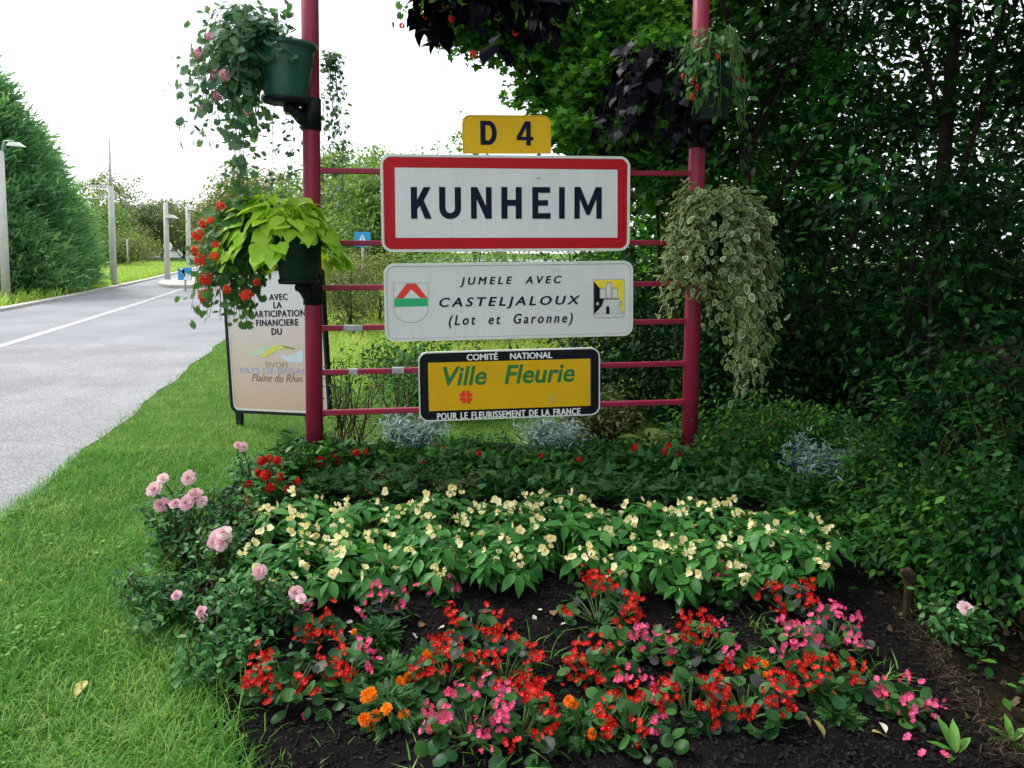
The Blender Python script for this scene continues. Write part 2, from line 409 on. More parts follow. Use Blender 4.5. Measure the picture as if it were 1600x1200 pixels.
sheet('woodland_floor', [(1.35, -6), (12, -6), (14, 24), (2.2, 24), (2.0, 8), (1.75, 5.6), (1.5, 4), (1.38, 2)], .008, M_FLOOR)

# ================================================================== leaves and flowers, as templates
T_LEAF = Tpl([(0,0,0),(.2,.25,.03),(.24,.55,.02),(0,1,-.12),(-.24,.55,.02),(-.2,.25,.03),(0,.3,-.03),(0,.65,-.03)],
             [(0,1,6),(0,6,5),(1,2,7,6),(6,7,4,5),(2,3,7),(7,3,4)])
T_LEAF2 = Tpl([(0,0,0),(.27,.5,.06),(0,1,-.08),(-.27,.5,.06)], [(0,1,2),(0,2,3)])
T_BLADE = Tpl([(-.03,0,0),(.03,0,0),(.025,.5,-.06),(-.025,.5,-.06),(0,1,-.35)], [(0,1,2,3),(3,2,4)])
T_SPRAY = Tpl([(0,0,0),(.1,.3,.03),(.32,.55,.02),(.09,.62,0),(.16,.9,-.03),(0,1.15,-.06),(-.16,.85,-.02),(-.09,.62,0),(-.3,.5,.03),(-.1,.3,0)],
              [(0,1,9),(1,2,3),(9,7,8),(1,3,7,9),(3,4,5),(3,5,7),(7,5,6)])
def outline_leaf(pts, cup=.06, fold=.03, droop=.12):
    V = [(0, .42, 0)]; 
    for x, y in pts: V.append((x, y, cup * (x * x + (y - .4) ** 2) * 2 + fold * abs(x) - droop * max(0, y - .4) ** 2))
    n = len(pts); return Tpl(V, [(0, i + 1, (i + 1) % n + 1) for i in range(n)])
heart = [(0,0),(.22,-.14),(.45,-.02),(.5,.22),(.4,.5),(.18,.8),(0,1.05),(-.18,.8),(-.4,.5),(-.5,.22),(-.45,-.02),(-.22,-.14)]
T_HEART = outline_leaf(heart, .1, .05, .4)
T_HEART2 = outline_leaf(heart, -.15, .02, .2)
lob = []
for k in range(22):
    a = -math.pi / 2 + .35 + k / 21 * (2 * math.pi - .7); r = .5 * (1 + .17 * math.cos(k * math.pi))
    lob.append((r * math.cos(a), .45 + r * math.sin(a)))
T_GER = outline_leaf([(0, .2)] + lob, .18, 0, 0)
rnd = [(.5 * math.cos(a) * (1 if math.sin(a) > -.9 else .5), .5 + .5 * math.sin(a)) for a in np.linspace(-1.57, 4.71, 11)[:-1]]
T_ROUND = outline_leaf(rnd, .3, 0, .1)
T_ROUND2 = outline_leaf(rnd, -.2, .04, .2)
mp = []
for k, (a, r) in enumerate([(-150,.45),(-125,.25),(-160+40+15,.3)]): pass
for a, r in [(-70,.3),(-30,.62),(-12,.36),(18,.68),(50,.4),(90,.75),(130,.4),(162,.68),(192,.36),(210,.62),(250,.3)]:
    mp.append((r * math.cos(R_(a)), .4 + r * math.sin(R_(a))))
T_MAPLE = outline_leaf(mp, .05, .05, .2)
# impatiens leaf: pointed ellipse with folded midrib
el = [(0,0,0),(.17,.15,.035),(.27,.4,.045),(.22,.7,.01),(0,1.02,-.12),(-.22,.7,.01),(-.27,.4,.045),(-.17,.15,.035),(0,.2,-.015),(0,.45,-.02),(0,.75,-.05)]
T_IMP = Tpl(el, [(0,1,8),(0,8,7),(1,2,9,8),(8,9,6,7),(2,3,10,9),(9,10,5,6),(3,4,10),(10,4,5)])
T_IMP2 = Tpl([(x, y, z - .28 * y * y) for x, y, z in el], T_IMP.F)
# variegated leaf: green centre ring, cream edge
def varg():
    V = [(0, .5, 0)]; n = 10; Fc = []; mi = []
    for k, r in enumerate((.38, .52)):
        for j in range(n):
            a = 2 * math.pi * j / n; V.append((.68 * r * math.cos(a) * (1 - .35 * max(0, math.sin(a)) ** 2), .5 + r * math.sin(a) * (1 + .35 * max(0, math.sin(a)) ** 3), .03 * k + .05 * abs(math.cos(a))))
    for j in range(n):
        Fc.append((0, 1 + j, 1 + (j + 1) % n)); mi.append(0)
        Fc.append((1 + j, 1 + n + j, 1 + n + (j + 1) % n, 1 + (j + 1) % n)); mi.append(1)
    return Tpl(V, Fc, mi)
T_VARG = varg()
def flower5(n=5, cup=.15, wd=.75, centre=.13, gap=0.0, skew=None):
    V = []; Fc = []; mi = []
    for k in range(n):
        a = 2 * math.pi * k / n; L_ = .5 * (1 if skew is None else skew[k])
        c, s = math.cos(a), math.sin(a); W = L_ * wd
        loc = [(.03, 0, 0), (.5 * L_, W * .55, cup * .3), (.85 * L_, W * .6, cup * .8), (1.02 * L_, 0, cup * .75), (.85 * L_, -W * .6, cup * .8), (.5 * L_, -W * .55, cup * .3)]
        o = len(V); V += [(x * c - y * s, x * s + y * c, z + .006 * k) for x, y, z in loc]
        Fc += [(o, o + 1, o + 2, o + 3), (o, o + 3, o + 4, o + 5)]; mi += [0, 0]
    if centre:
        o = len(V); V.append((0, 0, .1)); V += [(centre * math.cos(t), centre * math.sin(t), .04) for t in np.linspace(0, 6.283, 6)[:-1]]
        Fc += [(o, o + 1 + j, o + 1 + (j + 1) % 5) for j in range(5)]; mi += [1] * 5
    return Tpl(V, Fc, mi)
T_IMPF = flower5(5, .3, .9, .1, skew=[1.1, .75, 1.0, .95, .7])
T_BEGF = flower5(4, .18, .85, .055, skew=[1, .7, 1, .7])
T_GERF = flower5(5, .1, .6, .06)
T_BUD = Tpl([(0,0,-.5),(.3,0,0),(0,.3,0),(-.3,0,0),(0,-.3,0),(0,0,.5)], [(0,2,1),(0,3,2),(0,4,3),(0,1,4),(5,1,2),(5,2,3),(5,3,4),(5,4,1)])
def pompom(layers, seed, wd, up):
    r = np.random.default_rng(seed); V = []; Fc = []
    for k, (rad, ang, cnt) in enumerate(layers):
        for j in range(cnt):
            a = 2 * math.pi * (j + .5 * (k % 2)) / cnt + r.normal(0, .12); e = ang + r.normal(0, .1); L_ = rad * r.uniform(.88, 1.1); W = wd * rad
            t = np.array([math.cos(a) * math.cos(e), math.sin(a) * math.cos(e), math.sin(e)]); sd_ = np.array([-math.sin(a), math.cos(a), 0]); u = np.cross(t, sd_) * -1
            base = np.array([0, 0, up * k]); o = len(V)
            for l, ww, lift in ((.1, .25, 0), (.6, .9, -.04), (1, .5, .08)):
                c = base + t * L_ * l + u * lift * rad; V += [c + sd_ * W * ww / 2, c - sd_ * W * ww / 2]
            Fc += [(o, o + 1, o + 3, o + 2), (o + 2, o + 3, o + 5, o + 4)]
    return Tpl(V, Fc)
T_MARF = pompom([(.5, .05, 12), (.46, .45, 11), (.4, .85, 9), (.32, 1.2, 7)], 3, .5, .04)
T_ROSEF = pompom([(.5, .1, 7), (.46, .5, 7), (.38, .9, 6), (.28, 1.25, 5)], 5, 1.1, .03)
# a cluster of geranium florets
def cluster(t, n, rad, s, seed, flatness=.8):
    r = np.random.default_rng(seed); d = r.normal(0, 1, (n, 3)); d[:, 2] = abs(d[:, 2]) * flatness; d /= np.linalg.norm(d, axis=1)[:, None]
    V = []; Fc = []; mi = []
    Rm = faceR(d)
    for i in range(n):
        o = len(V); V += list((t.V * s) @ Rm[i].T + d[i] * rad); Fc += [tuple(q + o for q in f) for f in t.F]; mi += list(t.mi)
    return Tpl(V, Fc, mi)
T_GERC = cluster(T_GERF, 16, .32, .42, 4)
T_FERN = None
def fern():
    V = []; Fc = []
    for k in range(5):
        y = .15 + .17 * k; L_ = .3 * (1 - .12 * k)
        for s in (-1, 1):
            o = len(V); V += [(0, y, 0), (s * L_ * .55, y + .17, .02), (s * L_ * 1.15, y + .14, -.05), (s * L_ * .6, y - .02, -.01)]; Fc.append((o, o + 1, o + 2, o + 3) if s < 0 else (o, o + 3, o + 2, o + 1))
    o = len(V); V += [(-.02, 0, 0), (.02, 0, 0), (.1, .95, 0), (.0, 1.2, -.1), (-.1, .95, 0)]; Fc.append((o, o + 1, o + 2, o + 3, o + 4)); return Tpl(V, Fc)
T_FERN = fern()
T_SALV = cluster(T_BUD, 14, .3, .35, 9, 2.5)

# ================================================================== the sign frame
PLp = at_y(492, 700, 4.5); PRp = at_y(1077, 690, 4.8)
A0 = Vector((PLp.x, 4.5, 0)); A1 = Vector((PRp.x, 4.8, 0))
E1 = (A1 - A0).normalized(); NF = Vector((E1.y, -E1.x, 0)); ALPHA = math.atan2(E1.y, E1.x)
SPAN = (A1 - A0).length
def on_plane(u, v, off=0, o=A0, e=E1, n=NF):
    d = ray(u, v); C0 = Vector((0, 0, CAMZ)); q = o + n * off
    t = (q - C0).dot(n) / d.dot(n); p = C0 + d * t
    return (p - o).dot(e), p.z
frame = thing('sign_frame', 'tall crimson tubular frame of two posts and thin cross rails carrying the town signs', 'sign frame', (A0.x, A0.y, 0), (0, 0, ALPHA))
TOP = 3.75
for s in (0, SPAN):
    b = Bag(); z0 = hf(*(A0 + E1 * s).xy) - .15
    b.tube([(s, 0, z0), (s, 0, 1.2), (s, 0, 2.4), (s, 0, TOP)], .05, 20); b.build('post', M_POST, frame, True)
    b = Bag(); b.lathe([(0.001, TOP + .02), (.045, TOP + .015), (.055, TOP), (.055, TOP - .01)], (s, 0, 0), 20); b.build('post_cap', M_POST, frame, True)
def bevbox(bag, x0, x1, z, h, d, mi=0):
    bv = .004; prof = [(-d/2+bv,-h/2),(d/2-bv,-h/2),(d/2,-h/2+bv),(d/2,h/2-bv),(d/2-bv,h/2),(-d/2+bv,h/2),(-d/2,h/2-bv),(-d/2,-h/2+bv)]
    V = [(x0, y, z[0] + q) for y, q in prof] + [(x1, y, z[1] + q) for y, q in prof]
    bag.raw(V, [(i, (i + 1) % 8, 8 + (i + 1) % 8, 8 + i) for i in range(8)] + [tuple(range(8))[::-1], tuple(range(8, 16))], mi)
for vl, vr in ((267, 271), (380, 379), (450, 443), (513, 502), (582, 568), (645, 628)):
    zl = on_plane(504, vl)[1]; zr = on_plane(1064, vr)[1]
    b = Bag(); bevbox(b, .047, SPAN - .047, (zl, zr), .032, .03); b.build('rail', M_POST, frame)
for z in (3.15, 3.6):
    b = Bag(); b.tube([(.047, 0, z), (SPAN - .047, 0, z)], .022, 12); b.build('rail', M_POST, frame, True)
for u, v, wd in ((552, 512.5, .11), (552, 580.5, .05), (622, 578.5, .07)):
    a, z = on_plane(u, v); b = Bag(); bevbox(b, a - wd / 2, a + wd / 2, (z, z + wd * -.012), .037, .036); b.build('zinc_sleeve', M_ZINC, frame)

# ---- panels
def rrect(w_, h_, r, n=7):
    P = []
    for cx, cy, a0 in ((w_/2-r, h_/2-r, 0), (-w_/2+r, h_/2-r, 90), (-w_/2+r, -h_/2+r, 180), (w_/2-r, -h_/2+r, 270)):
        for k in range(n + 1):
            a = R_(a0 + 90 * k / n); P.append((cx + r * math.cos(a), cy + r * math.sin(a)))
    return P
def slab(bag, P, y0, y1, mi=0):
    """polygon in x,z, counter-clockwise seen from the front; y0 front, y1 back"""
    n = len(P); V = [(x, y0, z) for x, z in P] + [(x, y1, z) for x, z in P]
    bag.raw(V, [tuple(range(n))] + ([tuple(range(n, 2 * n))[::-1]] + [(i, n + i, n + (i + 1) % n, (i + 1) % n) for i in range(n)] if y1 > y0 else []), mi)
def ringp(bag, O, I, y0, y1, mi=0):
    n = len(O); V = [(x, y0, z) for x, z in O] + [(x, y0, z) for x, z in I] + [(x, y1, z) for x, z in O] + [(x, y1, z) for x, z in I]
    Fc = []
    for i in range(n):
        j = (i + 1) % n; Fc.append((i, j, n + j, n + i)); Fc.append((i, 2*n + i, 2*n + j, j)); Fc.append((n + j, 3*n + j, 3*n + i, n + i))
    bag.raw(V, Fc, mi)
def text_mesh(s, w_, h_, mat, shear=0, off=0.0, word=1.0, char=1.0):
    cu = bpy.data.curves.new('lettering', 'FONT'); cu.body = s; cu.shear = shear; cu.offset = off; cu.resolution_u = 4
    cu.space_character = char; cu.space_word = word; cu.fill_mode = 'FRONT'
    to = bpy.data.objects.new('t', cu); me = bpy.data.meshes.new_from_object(to)
    n = len(me.vertices); c = np.zeros(n * 3, np.float32); me.vertices.foreach_get('co', c); c = c.reshape(-1, 3)
    lo, hi = c.min(0), c.max(0)
    x = ((c[:, 0] - lo[0]) / (hi[0] - lo[0]) - .5) * w_; z = ((c[:, 1] - lo[1]) / (hi[1] - lo[1]) - .5) * h_
    c2 = np.stack([x, np.zeros(n), z], 1).astype(np.float32); me.vertices.foreach_set('co', c2.ravel()); me.update()
    me.materials.clear(); me.materials.append(mat)
    bpy.data.objects.remove(to); return me

class Panel:
    def __init__(s, name, label, cat, TL, TR, BR, BL, o=A0, e=E1, n=NF, off=.05, alpha=ALPHA):
        s.o, s.e, s.n, s.off = o, e, n, off
        q = [np.array(on_plane(*c, off, o, e, n)) for c in (TL, TR, BR, BL)]
        ctr = sum(q) / 4; dx = (q[1] - q[0] + q[2] - q[3]) / 2; s.w = float(np.linalg.norm(dx)); s.th = math.atan2(dx[1], dx[0])
        dz = (q[0] - q[3] + q[1] - q[2]) / 2; s.h = float(abs(-math.sin(s.th) * dz[0] + math.cos(s.th) * dz[1])); s.c = ctr
        p = o + e * ctr[0] + n * off
        s.sub = None; s.t = thing(name, label, cat); s.t.matrix_world = Matrix.Translation((p.x, p.y, ctr[1])) @ Matrix.Rotation(alpha, 4, 'Z') @ Matrix.Rotation(-s.th, 4, 'Y')
        s.px = s.w / (math.dist(TL, TR) + math.dist(BL, BR)) * 2
    def loc(s, u, v):
        a, z = np.array(on_plane(u, v, s.off, s.o, s.e, s.n)) - s.c; c, q = math.cos(s.th), math.sin(s.th)
        return (a * c + z * q, -a * q + z * c)
    def scale(s, u, v):
        a = s.loc(u + 5, v); b_ = s.loc(u - 5, v); return (a[0] - b_[0]) / 10
    def text(s, body, u, v, wp, hp, mat, shear=0, off=0, y=-.0025, name='lettering', bold=0, **k):
        x, z = s.loc(u, v); m = s.scale(u, v)
        me_ = text_mesh(body, wp * m, hp * m, mat, shear, off, **k)
        if bold:
            import bmesh
            bm = bmesh.new()
            for j, (dx, dz) in enumerate([(-1, 0), (1, 0), (0, 1), (0, -1), (0, 0)]):
                bm.from_mesh(me_); bm.verts.ensure_lookup_table(); nv = len(me_.vertices) if j == 0 else nv
                for q in bm.verts[j * nv:(j + 1) * nv]: q.co.x += dx * bold * m; q.co.z += dz * bold * .5 * m; q.co.y -= j * .00012
            bm.to_mesh(me_); bm.free()
        o_ = link(name, me_, s.sub or s.t); o_.location = (x, y, z); return o_
    def poly(s, name, pts, mat, y=-.0025):
        b_ = Bag(); P = [s.loc(*p) for p in pts]; area = sum(P[i][0] * P[(i+1) % len(P)][1] - P[(i+1) % len(P)][0] * P[i][1] for i in range(len(P)))
        slab(b_, P if area > 0 else P[::-1], y, y); return b_.build(name, mat, s.sub or s.t)

M_WHITE, N, L, pb = new_mat('white_sign_face')
tc = N.new('ShaderNodeTexCoord'); mpg = N.new('ShaderNodeMapping'); mpg.inputs['Scale'].default_value = (26, 26, 2.2); L.new(tc.outputs['Object'], mpg.inputs[0])
n1 = noise(N, L, 1, 4, .6, mpg.outputs[0]); n2 = noise(N, L, 2.2, 4); n3 = noise(N, L, 120, 2, .5)
c1 = ramp(N, L, n1, [(.3, (.63, .65, .645)), (.65, (.67, .69, .69))]); c2 = ramp(N, L, n2, [(.35, (.88, .9, .9)), (.7, (1, 1, 1))]); c3 = ramp(N, L, n3, [(.23, (.55, .52, .48)), (.3, (1, 1, 1))])
q1 = N.new('ShaderNodeMix'); q1.data_type = 'RGBA'; q1.blend_type = 'MULTIPLY'; q1.inputs[0].default_value = 1; L.new(c1, q1.inputs[6]); L.new(c2, q1.inputs[7])
q2 = N.new('ShaderNodeMix'); q2.data_type = 'RGBA'; q2.blend_type = 'MULTIPLY'; q2.inputs[0].default_value = 1; L.new(q1.outputs[2], q2.inputs[6]); L.new(c3, q2.inputs[7])
L.new(q2.outputs[2], pb.inputs['Base Color']); setp(pb, Roughness=.38)
M_SRED = plain('red_sign_border', (.42, .004, .012), .5, .2, 0, .08, 4)
M_SYEL = plain('yellow_sign_face', (.62, .37, .004), .5, .2, 0, .05, 4)
M_AMB = plain('amber_sign_face', (.68, .41, .006), .5, .2, 0, .05, 4)
M_SBLK = plain('black_sign_face', (.005, .006, .01), .5, .15, 0, .1, 4)
M_SWT = flat('white_lettering', (.72, .74, .72))
M_SGRN = flat('green_lettering', (.015, .16, .03))
M_SRD2 = flat('signal_red_print', (.7, .03, .015))
M_EME = flat('emerald_print', (.01, .38, .14))
M_GREY = flat('grey_outline_print', (.3, .32, .33))

def glyph(ch):
    if ch == 'K': return [[(0,0),(.2,0),(.2,.3),(.28,.41),(.44,0),(.66,0),(.41,.58),(.64,1),(.41,1),(.2,.6),(.2,1),(0,1)]], .66
    if ch == 'N': return [[(0,0),(.18,0),(.18,.62),(.46,0),(.65,0),(.65,1),(.47,1),(.47,.4),(.2,1),(0,1)]], .65
    if ch == 'H': return [[(0,0),(.19,0),(.19,.41),(.45,.41),(.45,0),(.64,0),(.64,1),(.45,1),(.45,.6),(.19,.6),(.19,1),(0,1)]], .64
    if ch == 'E': return [[(0,0),(.58,0),(.58,.18),(.19,.18),(.19,.41),(.5,.41),(.5,.59),(.19,.59),(.19,.82),(.57,.82),(.57,1),(0,1)]], .58
    if ch == 'I': return [[(0,0),(.18,0),(.18,1),(0,1)]], .18
    if ch == 'M': return [[(0,0),(.17,0),(.17,.62),(.38,.12),(.48,.12),(.69,.62),(.69,0),(.86,0),(.86,1),(.67,1),(.43,.42),(.19,1),(0,1)]], .86
    if ch == 'U':
        O = [(0,1)] + [(.335 - .335*math.cos(t), .32 - .33*math.sin(t)) for t in np.linspace(0, math.pi, 15)] + [(.67,1)]
        I = [(.48,1)] + [(.335 + .145*math.cos(t), .34 - .16*math.sin(t)) for t in np.linspace(0, math.pi, 15)] + [(.19,1)]
        return [O + I], .67
    if ch == 'D':
        O = [(.0,0)] + [(.33 + .31*math.cos(t), .5 + .5*math.sin(t)) for t in np.linspace(-math.pi/2, math.pi/2, 15)] + [(0,1)]
        I = [(.2,.18)] + [(.3 + .15*math.cos(t), .5 + .32*math.sin(t)) for t in np.linspace(-math.pi/2, math.pi/2, 15)] + [(.2,.82)]
        n = len(O); return [[O[i], O[(i+1) % n], I[(i+1) % n], I[i]] for i in range(n)], .64
    if ch == '4': return [[(0,.22),(.37,.22),(.37,.36),(.18,.36),(0,.33)][:4] + [(0,.36)], [(0,.36),(.18,.36),(.37,.74),(.37,1),(.33,1)],
                          [(.37,0),(.55,0),(.55,1),(.37,1)], [(.55,.22),(.65,.22),(.65,.36),(.55,.36)]], .65
def big(p, ch, u0, u1, v0, v1, mat):
    polys, gw = glyph(ch); x0, z0 = p.loc(u0, v1); x1, z1 = p.loc(u1, v0); b_ = Bag()
    for P in polys:
        Q = [(x0 + x / gw * (x1 - x0), z0 + z * (z1 - z0)) for x, z in P]
        ar = sum(Q[i][0] * Q[(i+1) % len(Q)][1] - Q[(i+1) % len(Q)][0] * Q[i][1] for i in range(len(Q)))
        slab(b_, Q if ar > 0 else Q[::-1], -.0026, -.0026)
    return b_.build('letter' if ch != '4' else 'numeral', mat, p.sub or p.t)

def plate(p, mat, r, rim, rimmat, th=.022):
    b_ = Bag(); O = rrect(p.w, p.h, r); I = rrect(p.w - 2 * rim, p.h - 2 * rim, r - rim * .6)
    ringp(b_, O, I, -.004, th); b_.build('rim', rimmat, p.t, False)
    b_ = Bag(); slab(b_, rrect(p.w - 2 * rim - .001, p.h - 2 * rim - .001, r - rim * .6), 0, th - .003); p.sub = b_.build('panel', mat, p.t)
    for q in (-.28, .28): b_ = Bag(); b_.box((p.w * q, th + .008, 0), (.04, .012, p.h * .8)); b_.build('bracket', M_ZINC, p.t)

# route number plate
p = Panel('route_number_sign', 'amber route plate reading D 4 above the town name board', 'road sign', (723, 180), (860, 180), (861, 240.3), (722, 239))
b = Bag(); cr = .045; hw, hh = p.w / 2, p.h / 2
arc = lambda cx, cz, a0: [(cx + cr * math.cos(R_(a0 + 90 * k / 7)), cz + cr * math.sin(R_(a0 + 90 * k / 7))) for k in range(8)]
def platepts(k): 
    return [(hw - k, -hh + k)] + [(x - k if x > 0 else x + k, z - k) for x, z in arc(hw - cr, hh - cr, 0) + arc(-hw + cr, hh - cr, 90)] + [(-hw + k, -hh + k)]
ringp(b, platepts(0), platepts(.005), -.003, .02); b.build('rim', M_AMB, p.t)
b = Bag(); slab(b, platepts(.0055), 0, .017); p.sub = b.build('panel', M_AMB, p.t)
big(p, 'D', 750.8, 775.8, 188.8, 226.2, M_INK); big(p, '4', 807.5, 833, 189.6, 227.2, M_INK)

# town name board
p = Panel('town_name_sign', 'white town board reading KUNHEIM inside a broad red border', 'town sign', (594.8, 241), (984, 244), (984, 392.5), (595.5, 393.5))
plate(p, M_WHITE, .062, .014, M_ALU, .03)
O = rrect(p.w - .034, p.h - .034, .04)
cs = [p.loc(964.8, 265), p.loc(616.6, 261.5), p.loc(618, 371.5), p.loc(964.8, 371.2)]
I = []
for i in range(4):
    for k in range(8): I.append(cs[i])
b = Bag(); I2 = [(x + (i % 8) * 1e-5, z) for i, (x, z) in enumerate(I)]
ringp(b, O, I2, -.0015, -.0005); b.build('border', M_SRED, p.sub)
for ch, u0, u1 in (('K', 642.3, 674), ('U', 686.5, 720), ('N', 736, 768), ('H', 783.4, 815), ('E', 831.7, 860), ('I', 873.4, 882.3), ('M', 897.3, 940.2)):
    big(p, ch, u0, u1, 292.4, 341.8, M_INK)
b = Bag(); x, z = p.loc(841, 278.5); slab(b, [(x - .02, z), (x, z - .006), (x + .012, z - .002), (x + .022, z + .004), (x + .004, z + .005)], -.0012, -.0012); b.build('scuff_mark', M_GREY, p.sub)

# twin town board
p = Panel('twinning_sign', 'white board reading JUMELE AVEC CASTELJALOUX with two coats of arms', 'town sign', (600, 413), (989, 406.3), (989, 525.3), (600.5, 533.5))
plate(p, M_WHITE, .06, .016, M_ALU, .03)
b = Bag(); ringp(b, rrect(p.w - .036, p.h - .036, .046), rrect(p.w - .0385, p.h - .0385, .045), -.0012, -.0006); b.build('border', M_GREY, p.sub)
p.text('JUMELE  AVEC', 798.6, 439.6, 158, 15, M_INK, .22, 0, bold=.5, char=1.55)
p.text('CASTELJALOUX', 797.5, 472.6, 219, 18, M_INK, .22, 0, bold=.6, char=1.4)
p.text('(Lot  et  Garonne)', 799, 500.5, 193, 20, M_INK, .22, 0, bold=.45, char=1.4)
def shield(pu, x0, x1, y0, y1, k=.62):
    cx = (x0 + x1) / 2; hw_ = (x1 - x0) / 2; ys = y0 + (y1 - y0) * k
    return [(x1, y0), (x0, y0), (x0, ys)] + [(cx - hw_ * math.cos(t), ys + (y1 - ys) * math.sin(t) ** .9) for t in np.linspace(0.15, math.pi - .15, 13)] + [(x1, ys)]
p.poly('shield_outline', shield(p, 614.6, 669.4, 441.8, 504.6), M_GREY, -.0010)
p.poly('shield_field', shield(p, 615.5, 668.5, 442.7, 503.7), M_WHITE, -.0016)
p.poly('chevron', [(635.5, 443), (650, 443), (668, 465.5), (657.5, 465.5), (642.5, 452), (631, 466), (618, 466)], M_SRD2, -.0024)
p.poly('green_band', [(616, 466.2), (668.2, 465.8), (668.2, 478.3), (616, 479.6)], M_EME, -.0024)
# the yellow and black arms with a white castle
M_LEM = flat('lemon_print', (.78, .66, .03))
p.poly('shield_outline', [(926.6, 436.6), (976, 436), (976, 493), (973, 496.2), (953.5, 496.8), (951.3, 499), (949, 496.8), (930, 497.4), (927, 494)], M_GREY, -.0008)
p.poly('shield_base', [(927.6, 491.5), (975.2, 490.5), (975, 492.6), (972.5, 495.2), (930.4, 496.2), (928, 493.4)], M_WHITE, -.0016)
p.poly('yellow_field', [(927.6, 437.6), (975.2, 437), (975.2, 490.3), (927.6, 491.2)], M_LEM, -.0016)
p.poly('black_field', [(927.7, 439.5), (946, 460.5), (941, 478), (927.7, 491)], M_SBLK, -.0021)
def rect(x0, y0, x1, y1): return [(x0, y0), (x1, y0), (x1, y1), (x0, y1)]
p.poly('castle_tower', [(943.5,466.5),(968,466),(969,472.5),(967,475.5),(973.5,490.4),(928.6,491.3),(940.5,477),(941.5,473)], M_GREY, -.0027)
p.poly('castle_tower', [(944.2,468),(967.2,467.5),(968,472),(966,475.5),(972.6,489.8),(930,490.6),(941.6,477),(942.5,473)], M_WHITE, -.0033)
for x0, x1, yt, yb in ((937, 946.5, 449, 466.3), (947, 955.5, 440, 466), (956, 965.5, 448.5, 465.8)):
    p.poly('castle_turret', rect(x0, yt + 3, x1, yb), M_GREY, -.0024); p.poly('castle_turret', rect(x0 + 1, yt + 3.5, x1 - 1, yb - .5), M_WHITE, -.0031)
    for k in range(3):
        a = x0 + .3 + k * (x1 - x0 - 2.6) / 2; p.poly('merlon', rect(a, yt, a + 2, yt + 2.6), M_GREY, -.0026)
for k in range(6): p.poly('merlon', rect(943.5 + k * 4, 466, 945.5 + k * 4, 468.5), M_SBLK, -.0038)
for k, y in enumerate((472.3, 476.2, 480, 484, 487.4)): p.poly('masonry_line', rect(942 - k * 2.6, y, 967.5 + k * 1.2, y + .5), M_GREY, -.0038)
for k in range(9): p.poly('masonry_line', rect(940 + k * 3.6, 476.7 + 3.8 * (k % 3), 940.5 + k * 3.6, 480 + 3.8 * (k % 3)), M_GREY, -.0040)
p.poly('castle_gate', [(946.8, 490.4), (946.8, 481), (948, 478.6), (949.6, 477.8), (951, 478.6), (952, 481), (952, 490.3)], M_SBLK, -.0044)
for a in range(6):
    c, s_ = math.cos(a * 1.047 + .5), math.sin(a * 1.047 + .5)
    p.poly('star_charge', [(933.5 + .7 * s_, 474.5 - .7 * c), (933.5 + 4 * c, 474.5 + 4 * s_), (933.5 - .7 * s_, 474.5 + .7 * c)], M_WHITE, -.0028 - a * 1e-4)
for k in range(2):
    p.poly('cross_charge', rect(966, 470.5 + k * 4, 973, 471.4 + k * 4), M_GREY, -.0024); p.poly('cross_charge', rect(968 + k * 3, 468.5, 968.8 + k * 3, 477), M_GREY, -.0026)

# flower award board
p = Panel('flower_award_sign', 'black and amber board reading Ville Fleurie with a small red flower', 'award sign', (652.5, 551.2), (936.5, 542.5), (938, 648.5), (656, 658.5))
plate(p, M_SBLK, .055, .007, M_ALU, .025)
p.poly('yellow_panel', [(668.7, 566.8), (922.3, 560.2), (922.6, 633.8), (670.3, 642.4)], M_SYEL, -.0012)
p.text('COMITÉ     NATIONAL', 796.5, 555.2, 133, 12, M_SWT, 0, 0, bold=.5)
p.text('POUR LE FLEURISSEMENT DE LA FRANCE', 796.2, 646.4, 223, 10, M_SWT, 0, 0, bold=.5, word=1.4, char=1.12)
p.text('Ville  Fleurie', 796.2, 585, 206, 30, M_SGRN, .2, .022, word=1.2)
for k in range(4):
    a = k * math.pi / 2 + .78; P = []
    for t, r in ((-.3, .08), (-.72, .7), (-.62, .98), (-.3, 1.08), (0, .84), (.3, 1.08), (.62, .98), (.72, .7), (.3, .08)): P.append((728 + 10.5 * r * math.cos(a + t), 620.3 + 10.5 * r * math.sin(a + t)))
    p.poly('flower_print', P, M_SRD2, -.0022 - k * 1e-4)
p.poly('flower_print', [(729, 622), (731, 621.5), (735.5, 629.5), (733.5, 630.5)], M_SRD2, -.0029)
p.poly('scuff_mark', [(861, 614), (864, 616), (866, 626), (861, 630), (859.5, 621)], flat('faded_patch', (.5, .36, .1)), -.002)

# ---- the sponsor's board on the grass behind
BL_ = at_y(353, 643, 6.4); BR_ = at_y(507, 652, 5.95)
B0 = Vector((BL_.x, BL_.y, 0)); B1 = Vector((BR_.x, BR_.y, 0)); E2 = (B1 - B0).normalized(); N2 = Vector((E2.y, -E2.x, 0)); AL2 = math.atan2(E2.y, E2.x)
p = Panel('sponsor_board', 'black framed notice board on legs with a grey to peach poster behind the left post', 'notice board', (357, 424), (513, 413), (507, 652), (353, 643), B0, E2, N2, 0, AL2)
m, N, L, pp = new_mat('grey_to_peach_poster')
tc = N.new('ShaderNodeTexCoord'); sx = N.new('ShaderNodeSeparateXYZ'); L.new(tc.outputs['Object'], sx.inputs[0])
mr = N.new('ShaderNodeMapRange'); mr.inputs[1].default_value = -p.h / 2; mr.inputs[2].default_value = p.h / 2; L.new(sx.outputs[2], mr.inputs[0])
L.new(ramp(N, L, mr.outputs[0], [(0, (.52, .36, .27)), (.12, (.54, .39, .31)), (.5, (.55, .47, .42)), (.75, (.56, .56, .56)), (1, (.58, .6, .62))]), pp.inputs['Base Color']); setp(pp, Roughness=.35)
